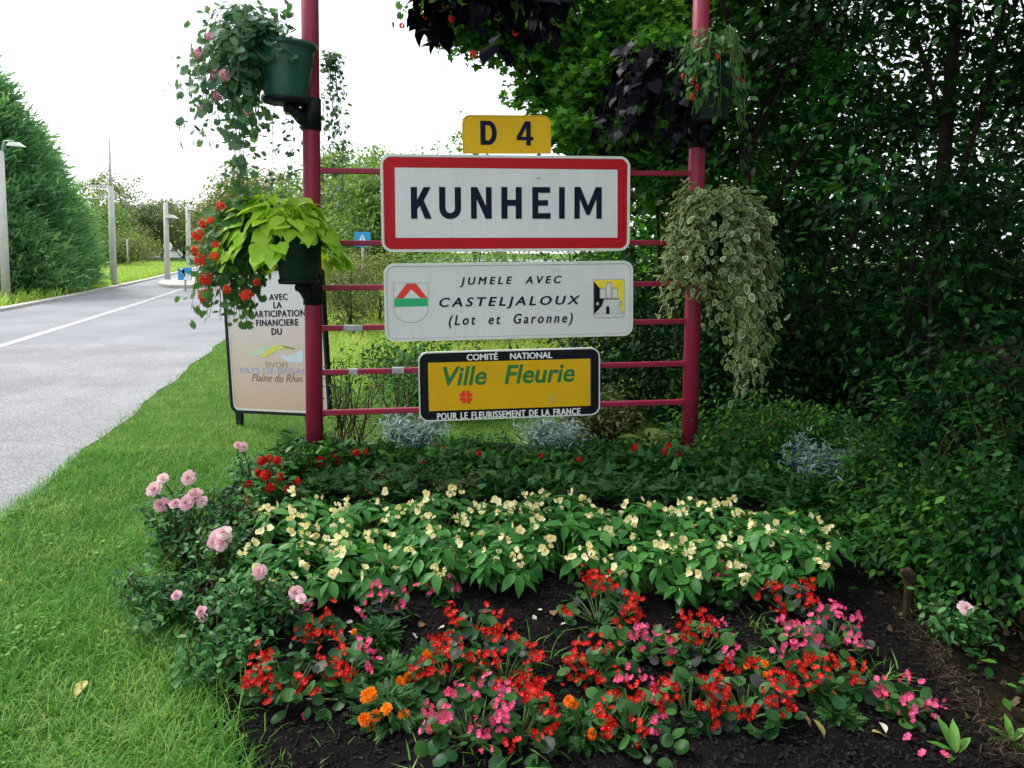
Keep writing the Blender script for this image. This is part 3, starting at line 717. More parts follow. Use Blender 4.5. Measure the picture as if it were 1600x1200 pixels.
b = Bag(); O = rrect(p.w, p.h, .075); I = rrect(p.w - .044, p.h - .044, .056); ringp(b, O, I, -.014, .03); b.build('board_frame', M_BLACK, p.t)
b = Bag(); ringp(b, rrect(p.w - .045, p.h - .045, .055), rrect(p.w - .075, p.h - .075, .04), -.003, .01); b.build('white_margin', M_ALU, p.t)
b = Bag(); slab(b, rrect(p.w - .046, p.h - .046, .054), 0, .012); p.sub = b.build('poster', m, p.t)
for u, v in ((372, 676), (481, 705)):
    x, _ = p.loc(u, 645); b = Bag(); zt = -p.h / 2; zb = zt - .27; b.raw([(x+sx_*wd, y_, z_) for z_, wd in ((zt, .034), (zb, .02)) for sx_, y_ in ((-1, 0), (1, 0), (1, .028), (-1, .028))],
        [(0,1,5,4),(1,2,6,5),(2,3,7,6),(3,0,4,7)]); b.build('leg', M_BLACK, p.t)
for s_, u, v, wd, ht in (('AVEC', 435, 464, 28, 7.4), ('LA', 433.9, 476.5, 12.5, 7.4), ('PARTICIPATION', 433.9, 490, 85, 7.8), ('FINANCIERE', 433, 504, 65.5, 7.8), ('DU', 432.5, 518, 15.5, 7.8)):
    p.text(s_, u, v, wd, ht, M_INK, 0, 0, bold=.4, char=1.12)
p.text('SIVOM', 431.7, 569.8, 34.5, 6.6, flat('grey_brown_print', (.3, .24, .22)), 0, 0)
p.text('PAYS DE BRISACH', 432, 579.4, 117, 7.4, flat('lilac_print', (.34, .36, .52)), 0, .005)
p.text('Plaine du Rhin', 432, 590.6, 79, 9.4, flat('brown_script', (.16, .11, .09)), .35, -.004)
def swoosh(pts_top, pts_bot, mat, y): p.poly('logo_swoosh', pts_top + pts_bot[::-1], mat, y)
swoosh([(393, 549), (405, 543), (420, 540), (436, 540), (452, 544)], [(391, 556), (404, 555), (418, 549), (436, 545), (452, 545)], flat('pale_green_print', (.42, .56, .42)), -.0016)
swoosh([(407, 556), (416, 547), (426, 541), (436, 539.5), (447, 541), (457, 545)], [(408, 559), (418, 557), (426, 551), (435, 546), (447, 544.5), (457, 546.5)], flat('yellow_green_print', (.55, .55, .1)), -.0022)
swoosh([(438, 553), (450, 556), (462, 552), (474, 545)], [(441, 560), (452, 566), (464, 567), (474, 566)], flat('pale_blue_print', (.5, .6, .66)), -.0018)
swoosh([(442, 540), (450, 541.5), (462, 545)], [(442, 541.2), (450, 544), (462, 546)], flat('dark_olive_print', (.2, .16, .05)), -.0028)

# ================================================================== trees
def limb_path(a, b, k=6, sag=0.0, wob_=.08):
    a = np.array(a, float); b = np.array(b, float); t = np.linspace(0, 1, k)[:, None]
    P = a + (b - a) * t; L_ = np.linalg.norm(b - a)
    P += np.sin(t * 3.14) * rng.normal(0, wob_ * L_, (1, 3)); P[:, 2] += (np.sin(t[:, 0] * 3.14)) * sag * L_
    P[1:-1] += rng.normal(0, wob_ * .25 * L_, (k - 2, 3)); return P
def tree(name, label, x, y, h, r, n, ls, tpl, mat, group, z0=.5, limbs=9, sig=.3, ncl=60, tr=.1, cat='tree', lean=(0, 0), shell=.5, bark=None, limbtgt=None, sub=3, flat_=.7, pitch=-.35):
    """trunk, branches and a crown of real leaves clustered round the branch ends"""
    bark = bark or M_BARK
    t = thing(name, label, cat, (x, y, 0), None, group)
    top = np.array([lean[0] * .6, lean[1] * .6, h * .8])
    b = Bag(); tp = limb_path((0, 0, -.15), top, 9, 0, .03); b.tube(tp, np.linspace(tr, tr * .25, 9), 9); b.build('trunk', bark, t, True)
    cz = (z0 + h) / 2; hz = (h - z0) / 2; ctr = np.array([lean[0], lean[1], cz]); C = []
    b = Bag()
    tg = []
    for i in range(limbs):
        u = rng.normal(0, 1, 3); u /= np.linalg.norm(u); q = ctr + u * np.array([r, r, hz]) * rng.uniform(.55, .95); tg.append(q)
    if limbtgt: tg += [np.array(q) for q in limbtgt]
    for q in tg:
        f = np.clip((q[2] - .25 * h) / (h * .8) + rng.uniform(-.1, .05), .12, .9); s = tp[int(f * 8)]
        P = limb_path(s, q, 6, .06); b.tube(P, np.linspace(tr * .42 * (1 - f * .5), tr * .07, 6), 6, cap=False)
        for k in range(sub):
            s2 = P[int(rng.integers(2, 6))]; q2 = s2 + rng.normal(0, .32 * r, 3) * np.array([1, 1, .7]); P2 = limb_path(s2, q2, 4, .03)
            b.tube(P2, np.linspace(tr * .12, tr * .03, 4), 4, cap=False); C += [q2, P2[2]]
        C.append(q)
    b.build('branches', bark, t, True)
    u = rng.normal(0, 1, (ncl, 3)); u /= np.linalg.norm(u, axis=1)[:, None]; rad = rng.random(ncl) ** shell
    C = np.vstack([np.array(C), ctr + u * rad[:, None] * np.array([r, r, hz])])
    C = C[C[:, 2] > max(.15, z0 * .6)]
    cv = rng.random(len(C)); ck = rng.integers(0, len(C), n); sg = sig * rng.uniform(.6, 1.4, len(C))
    P = C[ck] + rng.normal(0, 1, (n, 3)) * sg[ck][:, None] * np.array([1, 1, flat_])
    P = P[P[:, 2] > .05]; ck = ck[:len(P)]; nn = len(P)
    d = P - C[ck[:nn]] + (P - ctr) * .3; ph = np.arctan2(d[:, 1], d[:, 0]) + rng.normal(0, .8, nn)
    Rm = leafR(ph, rng.normal(pitch, .45, nn), rng.normal(0, .5, nn))
    b = Bag(); b.scatter(tpl, P, Rm, ls * rng.uniform(.6, 1.3, nn), np.clip(cv[ck] * .7 + rng.random(nn) * .3, 0, .999))
    b.build('crown', mat, t, True)
    return t

def place(u, v_base, y=None):
    p = at_ground(u, v_base); 
    if y: p = at_y(u, v_base, y)
    return p
def X(u, y): return at_y(u, 388, y).x
def Zv(v, y, u=800): return at_y(u, v, y).z

# conifers by the road: sprays hung in whorls round a cone
def conifer(label, u, y, vtop, r, n, group):
    x = X(u, y); h = Zv(vtop, y, u); t = thing('conifer_tree', label, 'conifer', (x, y, 0), None, group)
    b = Bag(); b.tube([(0, 0, -.1), (.05, 0, h * .5), (0, 0, h * .95)], [.2, .1, .02], 8); b.build('trunk', M_BARK, t, True)
    nc = 330; zc = h * (.02 + .97 * rng.random(nc) ** 1.15); rr = r * (1 - (zc / h) ** 1.9) ** .8 + .12; a = rng.random(nc) * 6.283
    rc = rr * rng.uniform(.6, 1.2, nc); C = np.stack([rc * np.cos(a), rc * np.sin(a), zc], 1)
    k = rng.integers(0, nc, n); P = C[k] * np.array([1, 1, 1]) + rng.normal(0, 1, (n, 3)) * np.array([.19, .19, .2])
    back = rng.random(n) ** 2 * .35; P[:, :2] *= (1 - back)[:, None]
    P = P[P[:, 2] > .05]; k = k[:len(P)]; cv = rng.random(nc)
    ph = np.arctan2(P[:, 1], P[:, 0]) + rng.normal(0, .5, len(P))
    b = Bag(); b.scatter(T_SPRAY, P, leafR(ph, rng.normal(.45, .35, len(P)), rng.normal(0, .8, len(P))), np.stack([rng.uniform(.08, .2, len(P)), rng.uniform(.14, .4, len(P)), rng.uniform(.1, .3, len(P))], 1), np.clip(cv[k] * .5 + .5 * rng.random(len(P)), 0, .99))
    b.build('crown', M_CON, t, True)
conifer('tallest dark green conifer, filling the left edge beyond the road', -22, 23, 116, 2.15, 30000, 'conifers beyond the road')
conifer('rounder conifer on the right flank of the tall one beyond the road', 50, 24.5, 215, 1.25, 16000, 'conifers beyond the road')
conifer('low conifer closest to the first concrete pole, in front of the tall ones', 26, 22.5, 352, 1.2, 11000, 'conifers beyond the road')
conifer('small pointed conifer at the right end of the dark conifer group', 98, 25.5, 305, .75, 8000, 'conifers beyond the road')

# far trees along the horizon, each its own
far = [
 (150, 62, 300, 2.6, 'bushy green tree close beside the conifers in the distance', M_MID, .02), (188, 85, 288, 4.2, 'thin airy tree rising behind the second concrete pole', M_FAR, .1),
 (224, 78, 318, 3.2, 'round distant tree right of the airy one', M_FAR, .05), (252, 95, 322, 4, 'brownish distant tree midway along the far tree line', M_MIDY, .05),
 (286, 90, 312, 4.5, 'tall distant tree behind the pair of thin concrete poles', M_FAR, .05), (318, 80, 322, 4, 'distant tree just left of the red geraniums', M_FAR, .04),
 (352, 88, 322, 5, 'distant tree peeping through the hanging geraniums', M_FAR, .05), (132, 48, 345, 2.0, 'low rounded bush at the foot of the far trees beside the conifers', M_MID, .0),
 (178, 52, 372, 1.8, 'light green bush behind the foot of the second pole', M_MIDY, .0), (206, 70, 368, 2.2, 'low bright bush by the far crossing road', M_MIDY, .0)]
for i, (u, y, vt, r, lb, mt, z) in enumerate(far):
    h = Zv(vt, y, u) * 1.1
    tree('distant_tree' if z else 'distant_bush', lb, X(u, y), y, h, r, 7000 if z else 4500, .3 if z else .2, T_LEAF2, mt, 'trees along the horizon', .8 if z else .1, 8, .5, 60, .16, 'tree' if z else 'bush', sub=2)
mids = [(392, 30, 262, 2.0, 'yellowish round tree behind the lower left basket', M_MIDY), (455, 26, 300, 1.7, 'green tree seen right behind the left post', M_MID),
        (548, 24, 236, 2.0, 'tall bright green tree between the left post and the town board', M_MID), (612, 21, 262, 1.6, 'leafy tree partly hidden by the left end of the town board', M_MID),
        (520, 38, 300, 2.4, 'pale tree further back behind the pedestrian crossing sign', M_MIDY)]
for u, y, vt, r, lb, mt in mids:
    tree('roadside_tree', lb, X(u, y), y, Zv(vt, y, u) * 1.06, r, 17000, .15, T_LEAF2, mt, 'light trees behind the frame', .3, 10, .3, 90, .1)
for u, y, vt, r, lb, mt in [(548, 13, 400, .55, 'loose yellowish shrub just right of the left post in the long grass', M_MIDY), (592, 14.5, 385, .7, 'yellow green shrub behind the left edge of the twin town board', M_MIDY),
                            (530, 17, 392, .6, 'low pale shrub beside the foot of the crossing sign', M_MID), (640, 15, 380, .9, 'green shrub hidden mostly by the twin town board', M_MID), (715, 12, 362, .8, 'leafy shrub showing in the gap above the left half of the twin town board', M_MID), (800, 13, 360, .9, 'green shrub in the gap between the two town boards at centre', M_MID), (890, 12, 358, .9, 'shrub in the gap between the two town boards at right', M_BRAM), (960, 13, 350, .8, 'dark shrub beyond the right ends of the town boards', M_BRAM)]:
    tree('shrub', lb, X(u, y), y, Zv(vt, y, u), r, 3500, .065, T_LEAF2, mt, 'shrubs in the long grass', .05, 8, .14, 50, .03, 'shrub')

# ================================================================== poles, lamps, far signs
def pole(label, u, vb, vt, r0, r1, lamp=None, mast=None):
    p = at_ground(u[0], vb); h = at_y(u[1], vt, p.y).z; t = thing('concrete_pole', label, 'pole', (p.x, p.y, 0), None, 'concrete poles along the road')
    b = Bag(); b.tube([(0, 0, -.1), (0, 0, h * .5), (0, 0, h)], [r0, (r0 + r1) / 2, r1], 10); b.build('shaft', M_CONC, t, True)
    if mast:
        z = at_y(u[1], mast, p.y).z; b = Bag(); b.tube([(0, 0, h - .1), (0, 0, z)], [.045, .035], 8); b.build('mast', M_CONC, t, True)
    if lamp:
        u2, v2, s = lamp; q = at_y(u2, v2, p.y); dx = q.x - p.x; b = Bag()
        b.tube([(0, 0, h - .25), (dx * .3, 0, q.z + .12), (dx * .8, 0, q.z + .13)], [.03, .03, .03], 6); arm_ = b.build('lamp_arm', M_ZINC, t, True)
        b = Bag(); b.raw(*( [[(dx + s * x_, s * .35 * y_, q.z - 0 + s * z_) for x_, y_, z_ in [(-.5,-.7,0),(.5,-.5,-.06),(.5,.5,-.06),(-.5,.7,0),(-.4,-.5,.22),(.1,-.4,.22),(.1,.4,.22),(-.4,.5,.22)]],
            [(3,2,1,0),(4,5,6,7),(0,1,5,4),(1,2,6,5),(2,3,7,6),(3,0,4,7)]])); b.build('lamp_head', M_ALU, arm_)
    return p, h
pa = pole('nearest concrete pole with a street lamp, at the left edge by the conifers', (10, 2), 471, 236, .11, .09, (26, 228, .42))
pb = pole('tall concrete pole carrying a thin mast, standing alone on the verge', (178, 171), 447, 291, .125, .095, None, 215)
pc = pole('concrete pole with a small lamp beside the round sign', (262, 257), 441, 318, .115, .09, (268, 340, .5))
pd = pole('rightmost concrete pole, next to the blue arrow sign', (296, 291), 436, 322, .115, .09, (305, 328, .6))
M_WIRE = plain('grey_cable', (.5, .52, .53), .6, .3)
def wire(label, p, q, sag, r=.022):
    b = Bag(); t = np.linspace(0, 1, 14)[:, None]; P = np.array(p) + (np.array(q) - np.array(p)) * t; P[:, 2] -= sag * 4 * t[:, 0] * (1 - t[:, 0]); b.tube(P, r, 4)
    tag(b.build('overhead_cable', M_WIRE), label, 'cable', 'overhead cables')
wire('upper overhead cable crossing in front of the tall conifer', (pa[0].x - 6, pa[0].y, Zv(190, 24)), (pb[0].x, pb[0].y, Zv(298, pb[0].y)), .5)
wire('lower overhead cable running level in front of the conifers', (pa[0].x - 4, pa[0].y - .2, Zv(281, 23.8)), (pb[0].x, pb[0].y - .1, Zv(315, pb[0].y)), .35)

M_BLUE = flat('sign_blue', (.02, .3, .62)); M_SW = flat('sign_white', (.8, .8, .8))
def postsign(name, label, u, vb, vt, y=None, extra=None, cat='road sign', r=.03):
    p = at_ground(u, vb) if y is None else Vector((X(u, y), y, 0)); z = at_y(u, vt, p.y).z
    t = thing(name, label, cat, (p.x, p.y, 0)); b = Bag(); b.tube([(0, 0, -.1), (0, 0, z)], r, 8); b.build('post', M_ZINC, t, True); return t, p, z
# pedestrian crossing sign
t, pp_, z = postsign('crossing_sign', 'small blue and white pedestrian crossing sign beside the left end of the town board', 567, 432, 384, 15)
m1 = 15 / F; b = Bag(); b.raw([(x, -.04, z - .02 + q) for x, q in [(-12.5*m1, -2*m1), (12.5*m1, -2*m1), (12.5*m1, 21*m1), (-12.5*m1, 21*m1)]], [(0,1,2,3)])
for y_ in (.01,): pass
b = Bag(); b.box((0, -.03, z + 10 * m1), (25 * m1, .02, 23 * m1)); pn_ = b.build('panel', M_BLUE, t)
b = Bag(); b.raw([(-9*m1, -.042, z + 1.5*m1), (9*m1, -.042, z + 1.5*m1), (0, -.042, z + 18*m1)], [(0,1,2)]); b.build('white_triangle', M_SW, pn_)
b = Bag(); b.raw([(-.9*m1, -.044, z + 6*m1), (.9*m1, -.044, z + 6*m1), (.7*m1, -.044, z + 12*m1), (-.7*m1, -.044, z + 12*m1)], [(0,1,2,3)])
b.raw([(-3.5*m1, -.045, z + 2.4*m1), (-2*m1, -.045, z + 2.4*m1), (.6*m1, -.045, z + 7*m1), (-.6*m1, -.045, z + 7.4*m1)], [(0,1,2,3)])
b.raw([(2*m1, -.046, z + 2.4*m1), (3.6*m1, -.046, z + 2.4*m1), (.6*m1, -.046, z + 7.4*m1), (-.6*m1, -.046, z + 7*m1)], [(0,1,2,3)])
b.raw([(.9*m1*math.cos(a), -.046, z + 13.2*m1 + .9*m1*math.sin(a)) for a in np.linspace(0, 6.28, 9)[:-1]], [tuple(range(8))]); b.build('walking_figure', M_BLUE, pn_)
# blue arrow sign on the island nose
t, pp_, z = postsign('arrow_sign', 'small blue and white arrow sign standing on the traffic island', 290, 455, 437)
m1 = pp_.y / F; b = Bag(); b.box((0, -.03, z + 9 * m1), (21 * m1, .03, 19 * m1)); pn_ = b.build('panel', M_BLUE, t)
b = Bag(); b.raw([(x * m1, -.05, z + 9 * m1 + q * m1) for x, q in [(-10, 9), (-1, 9), (-6, 3), (2, -5), (6, -1), (9, 9.2), (10, 9.2), (10, -9), (-2, -9), (-3, -6), (-10, 2)]][:5] + [], [(0,1,2,3,4)])
b.raw([(x * m1, -.051, z + 9 * m1 + q * m1) for x, q in [(-2, -9.2), (10, -9.2), (10, 2), (4, -4), (1, -3)]], [(0,1,2,3,4)]); b.build('white_arrow', M_SW, pn_)
# round sign seen from behind
t, pp_, z = postsign('round_sign', 'pale round road sign seen from the back, beside the poles', 264, 428, 385)
m1 = pp_.y / F; b = Bag(); b.raw([(7 * m1 * math.cos(a), y_, z + 7 * m1 * math.sin(a)) for y_ in (-.06, -.03) for a in np.linspace(0, 6.283, 21)[:-1]], [tuple(range(20)), tuple(range(20, 40))[::-1]] + [(i, 20 + i, 20 + (i + 1) % 20, (i + 1) % 20) for i in range(20)]); b.build('disc', M_ALU, t)
b = Bag(); b.box((0, -.045, z - 13 * m1), (9 * m1, .02, 9 * m1)); b.build('supplementary_plate', M_ALU, t)
t, pp_, z = postsign('marker_post', 'thin white marker post on the far verge', 200, 421, 374, None, None, 'post', .05)
# far white van-sized houses glimpsed between the trunks
M_HOUSE = plain('pale_render', (.62, .62, .58), .8, .2); M_ROOF = plain('brown_roof', (.16, .09, .06), .8, .2)
def house(label, u, y, wd, dp, h):
    x = X(u, y); t = thing('house', label, 'house', (x, y, 0), None, 'far houses')
    b = Bag(); b.box((0, 0, h / 2), (wd, dp, h)); b.build('wall', M_HOUSE, t)
    b = Bag(); b.raw([(-wd*.55,-dp*.6,h),(wd*.55,-dp*.6,h),(wd*.55,dp*.6,h),(-wd*.55,dp*.6,h),(-wd*.55,0,h+1.6),(wd*.55,0,h+1.6)], [(0,1,5,4),(2,3,4,5),(0,4,3),(1,2,5)]); b.build('roof', M_ROOF, t)
    for k in (-.3, 0, .3):
        b = Bag(); b.box((wd * k, -dp / 2 - .02, h * .55), (wd * .1, .06, h * .3)); b.build('window', M_BLACK, t)
house('white low house glimpsed under the far trees beside the round sign', 244, 112, 8, 6, 1.7)
house('white house in the gap of the far tree line left of the geraniums', 322, 118, 9, 6, 2.2)

# ================================================================== the wood on the right
W = [
 # label, x, y, h, r, n, z0, lean, mat, ls, group
 ('spreading maple whose bright boughs reach over the town board', 1.75, 8.6, 8.5, 1.95, 20000, 1.7, (.2, 0), M_MAPLE, .095),
 ('dark tree straight behind the right post', 2.3, 7.2, 8, 1.7, 16000, .5, (.2, 0), M_WOOD, .085),
 ('dark leafy tree behind the variegated hanging plant', 3.3, 6.2, 8.5, 1.6, 15000, .4, (0, 0), M_WOOD, .085),
 ('tall dark tree near the right edge with a forked stem', 4.3, 5.6, 9, 1.7, 15000, .5, (0, 0), M_WOOD, .085),
 ('dark tree cut by the right edge of the picture', 4.6, 3.9, 9, 1.6, 15000, .5, (0, 0), M_WOOD, .08),
 ('tree deep in the wood behind the first row of dark trees', 3.9, 9.6, 9, 2.2, 10000, .7, (0, 0), M_WOOD, .1),
 ('tree in the second row seen over the right end of the town board', 2.6, 11.5, 8.5, 2.3, 15000, .8, (0, 0), M_MAPLE, .1),
 ('dark tree in the second row towards the right edge', 6.0, 8.2, 10, 2.3, 11000, .6, (0, 0), M_WOOD, .1),
]
for lb, x, y, h, r, n, z0, ln, mt, ls in W:
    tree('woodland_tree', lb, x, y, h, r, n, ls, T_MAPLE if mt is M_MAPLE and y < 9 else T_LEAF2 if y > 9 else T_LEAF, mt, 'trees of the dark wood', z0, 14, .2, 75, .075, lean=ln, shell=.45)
for lb, x, y in [('unseen tree continuing the wood, added for shade, beside the photographer on the right', 4.9, 1.4), ('unseen tree continuing the wood, added for shade, right of and behind the photographer', 5.2, -1.6), ('last unseen tree continuing the wood, added for shade, behind the photographer on the right', 4.9, -4.4)]:  # trees out of view, continuing the wood, added to block light from the right
    tree('woodland_tree', lb, x, y, 10, 2.2, 16000, .17, T_LEAF2, M_WOOD, 'trees of the dark wood', .4, 12, .3, 80, .1, shell=.45)
# the boughs of the maple that hang free against the sky, left of the wood
P_ = [at_y(690, 15, 7.6), at_y(730, 30, 7.5), at_y(800, 30, 7.6), at_y(880, 110, 7.4), at_y(910, 180, 7.3), at_y(880, 50, 7.5), at_y(740, -30, 7.6), at_y(940, 210, 7.2), at_y(960, 60, 7.2), at_y(850, -40, 7.5), at_y(1000, 130, 7.2)]
t = thing('woodland_tree', 'maple with boughs hanging against the sky above the route plate', 'tree', (2.0, 8.0, 0), None, 'trees of the dark wood')
b = Bag(); b.tube(limb_path((0, 0, -.1), (-.1, 0, 6), 8, 0, .02), np.linspace(.13, .05, 8), 9); b.build('trunk', M_BARK, t, True)
b = Bag(); C = []
for q in P_:
    q = np.array([q.x - 2.0, q.y - 8.0, q.z]); s = np.array([-.05, 0, max(1.6, q[2] - 1.2 - .3 * abs(q[0]))]); P = limb_path(s, q, 7, .1); b.tube(P, np.linspace(.035, .006, 7), 5, cap=False)
    for k in range(9):
        s2 = P[int(rng.integers(3, 7))]; q2 = s2 + rng.normal(0, .2, 3); b.tube(limb_path(s2, q2, 4), np.linspace(.008, .003, 4), 4, cap=False); C += [q2, (s2 + q2) / 2]
b.build('branches', M_BARK, t, True); C = np.array(C); n = 17000; k = rng.integers(0, len(C), n); P = C[k] + rng.normal(0, 1, (n, 3)) * np.array([.13, .13, .07])
b = Bag(); b.scatter(T_MAPLE, P, leafR(rng.random(n) * 6.28, rng.normal(-.5, .35, n), rng.normal(0, .4, n)), rng.uniform(.05, .11, n)); b.build('crown', M_MAPLE, t, True)
# faint feathery bough far behind the route plate
tree('roadside_tree', 'airy tree whose feathery shoots show left of the route plate', X(740, 17), 17, Zv(170, 17), 1.15, 1700, .11, T_LEAF2, M_MAPLE, 'light trees behind the frame', 1.2, 12, .14, 20, .06)

# the far mass of the wood: nobody could count its stems
n = 60000; xx = rng.uniform(1.0, 16, n); yy = rng.uniform(12.5, 19, n); zz = rng.random(n) ** 1.5 * 7
cl_ = np.sin(xx * 1.9 + zz * 1.3) * np.cos(zz * 2.1 - yy) + np.sin(xx * 4 + yy * 2) * .6 + rng.normal(0, .6, n); kk = (cl_ > -.5 + np.clip(zz - 3, 0, 3) * .45) & (xx > 1.2 + .35 * np.abs(zz - 3)); P = np.stack([xx, yy, zz], 1)[kk]; n = len(P)
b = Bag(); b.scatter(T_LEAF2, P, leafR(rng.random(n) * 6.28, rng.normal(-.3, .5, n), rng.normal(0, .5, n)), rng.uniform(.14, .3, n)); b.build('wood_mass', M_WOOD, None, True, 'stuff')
# understorey shrubs: broad band of leaves from the frame to the right edge
U = [
 ('shrub', 'dark leafy bush behind the gap under the twin town board', 640, 8.2, 560, .45, 1950, M_BRAM, 0.061, T_LEAF),
 ('shrub', 'green bush with glossy leaves behind the award board', 700, 6.9, 590, .5, 2700, M_BRAM, 0.061, T_LEAF),
 ('shrub', 'dense dark bush filling the gap between award board and right post', 985, 7.0, 470, .7, 7000, M_WOOD, .06, T_LEAF),
 ('shrub', 'dim bush right behind the foot of the right post', 1120, 6.3, 500, .6, 6000, M_WOOD, .06, T_LEAF),
 ('shrub', 'olive green feathery bush between award board and right post', 935, 5.9, 622, .3, 3500, M_OLIVE, .045, T_FERN),
 ('shrub', 'bright bramble bush right of the right post', 1165, 4.9, 610, .42, 3900, M_BRAM, 0.041, T_LEAF),
 ('shrub', 'bramble thicket behind the grey leaved plant on the right', 1290, 5.0, 650, .45, 3900, M_BRAM, 0.041, T_LEAF),
 ('shrub', 'low dark green thicket right of the impatiens row', 1330, 4.2, 735, .4, 3900, M_BRAM, 0.037, T_LEAF),
 ('shrub', 'tangled bramble near the right edge at mid height', 1440, 4.3, 690, .45, 3900, M_BRAM, 0.044, T_LEAF),
 ('shrub', 'big dark bush closing the right edge', 1560, 4.4, 560, .5, 6500, M_WOOD, .06, T_LEAF),
 ('shrub', 'bramble behind the wooden stake', 1425, 3.65, 800, .33, 3450, M_BRAM, 0.037, T_LEAF),
 ('shrub', 'bramble below the right edge beside the pink rose', 1540, 3.3, 800, .36, 3900, M_BRAM, 0.044, T_LEAF),
 ('shrub', 'dark shrub far right behind the fallen straw', 1640, 3.0, 760, .35, 4000, M_WOOD, .045, T_LEAF),
 ('shrub', 'dark shrub in the depth of the wood under the sky gap', 1380, 6.6, 520, .7, 7000, M_WOOD, .07, T_LEAF),
 ('shrub', 'dark shrub deep between the right post and the sky gap', 1230, 7.6, 480, .8, 7000, M_WOOD, .07, T_LEAF),
]
for nm, lb, u, y, vt, r, n, mt, ls, tp in U:
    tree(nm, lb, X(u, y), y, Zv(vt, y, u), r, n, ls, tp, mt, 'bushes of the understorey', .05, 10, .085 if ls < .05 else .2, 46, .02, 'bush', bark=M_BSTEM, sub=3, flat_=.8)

for i, (u, v, y, dx, lb) in enumerate([(1130, 640, 4.6, .25, 'arching bramble shoot beside the foot of the right post'), (1215, 660, 4.4, -.2, 'arching bramble shoot above the grey leaved bush'), (1250, 720, 4.0, .3, 'bright bramble shoot leaning over the right end of the impatiens'),
      (1345, 640, 4.3, .25, 'tall bramble shoot right of the grey leaved bush'), (1420, 700, 3.9, -.25, 'bramble shoot arching left above the wooden stake'), (1480, 640, 3.9, .2, 'tall thin bramble shoot between the stake and the right edge'),
      (1545, 700, 3.5, -.2, 'bramble shoot arching over the single pink rose at right'), (1300, 780, 3.9, -.2, 'low bramble shoot hanging into the impatiens at right'), (1590, 600, 3.9, -.15, 'bramble shoot at the right edge')]):
    x = X(u, y); h = Zv(v, y, u); t = thing('bramble_shoot', lb, 'bramble', (x, y, 0), None, 'arching bramble shoots'); C = []
    for k in range(5):
        q = np.array([dx * rng.uniform(.2, 1.6), rng.normal(-.1, .15), h * rng.uniform(.75, 1.05)]); C.append(limb_path((rng.normal(0, .05), rng.normal(0, .05), 0), q, 8, .16, .04))
    b = Bag(); [b.tube(c_, np.linspace(.006, .002, 8), 5, cap=False) for c_ in C]; b.build('canes', M_BSTEM, t, True)
    P = []
    for c_ in C:
        tt = rng.uniform(2, 7, 46); i0 = np.clip(tt.astype(int), 0, 6); f_ = (tt - i0)[:, None]; P.append(c_[i0] * (1 - f_) + c_[i0 + 1] * f_ + rng.normal(0, .03, (46, 3)))
    P = np.vstack(P); nn = len(P); b = Bag(); b.scatter(T_LEAF, P, leafR(rng.random(nn) * 6.28, rng.normal(-.2, .35, nn), rng.normal(0, .4, nn)), rng.uniform(.025, .055, nn), .45 + .5 * rng.random(nn)); b.build('foliage', M_BRAM, t, True)

# ================================================================== planters on the frame
def bracket(pot_c, rb, zb, post_x, post_y):
    pass
def wall_pot(label, u, vr, vb, y, r0, r1, post_s, group='green planters on the frame'):
    p = at_y(u, vr, y); zt = p.z; zb = at_y(u, vb, y).z; h = zt - zb
    t = thing('planter', label, 'planter', (p.x, p.y, zb), None, group); pm = M_POTL if vr < 80 else M_POT
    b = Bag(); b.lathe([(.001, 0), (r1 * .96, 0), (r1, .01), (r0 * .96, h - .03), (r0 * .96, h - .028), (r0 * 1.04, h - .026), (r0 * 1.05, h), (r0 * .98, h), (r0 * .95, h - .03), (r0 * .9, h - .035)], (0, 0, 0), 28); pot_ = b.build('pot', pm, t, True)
    b = Bag(); b.lathe([(.001, h - .04), (r0 * .93, h - .04)], (0, 0, 0), 20); b.build('potting_soil', M_SOIL, pot_)
    q = A0 + E1 * post_s; dx = np.array([q.x - p.x, q.y - p.y]); L_ = np.linalg.norm(dx)
    b = Bag(); b.lathe([(.001, -.012), (r1 * 1.05, -.012), (r1 * 1.1, .012), (r1 * 1.02, .014)], (0, 0, 0), 24)
    b.tube([(0, 0, -.03), (dx[0] * .5, dx[1] * .5, -.05), (dx[0] * .93, dx[1] * .93, -.1)], [.03, .03, .022], 8)
    b.tube([(dx[0] * .2, dx[1] * .2, -.02), (dx[0] * .6, dx[1] * .6, -.09), (dx[0] * .95, dx[1] * .95, -.12)], [.035, .03, .03], 8)
    b.lathe([(.052, -.14), (.058, -.14), (.058, .04), (.052, .04)], (dx[0], dx[1], 0), 16); b.build('bracket', M_BLACK, t, True)
    return t, Vector((p.x, p.y, zt)), zb
t1, c1, _ = wall_pot('upper left green pot on the left post, half hidden by trailing ivy geranium', 446, 70, 158, 4.36, .165, .115, 0)
t2, c2, _ = wall_pot('lower left green pot on the left post under lime green leaves', 466, 362, 440, 4.36, .14, .105, 0)
t3, c3, _ = wall_pot('upper right green pot on the right post with orange drooping flowers', 1112, 92, 188, 4.62, .13, .1, SPAN)
t4, c4, _ = wall_pot('lower right pot buried under the variegated trailing plant', 1106, 330, 410, 4.66, .13, .1, SPAN)
tq = A0 + E1 * (SPAN * .5); c5 = Vector((at_y(800, 0, 4.5).x, 4.5, 3.08))
t5 = thing('planter', 'wide green trough hung from the top cross rail above the route plate', 'planter', (c5.x, c5.y, 2.88), (0, 0, ALPHA), 'green planters on the frame')
b = Bag(); b.raw([(x, y, z) for z, k in ((0, .85), (.2, 1)) for x, y in ((-.4*k, -.13*k), (.4*k, -.13*k), (.4*k, .13*k), (-.4*k, .13*k))], [(3,2,1,0),(0,1,5,4),(1,2,6,5),(2,3,7,6),(3,0,4,7)]); b.build('trough', M_POT, t5)
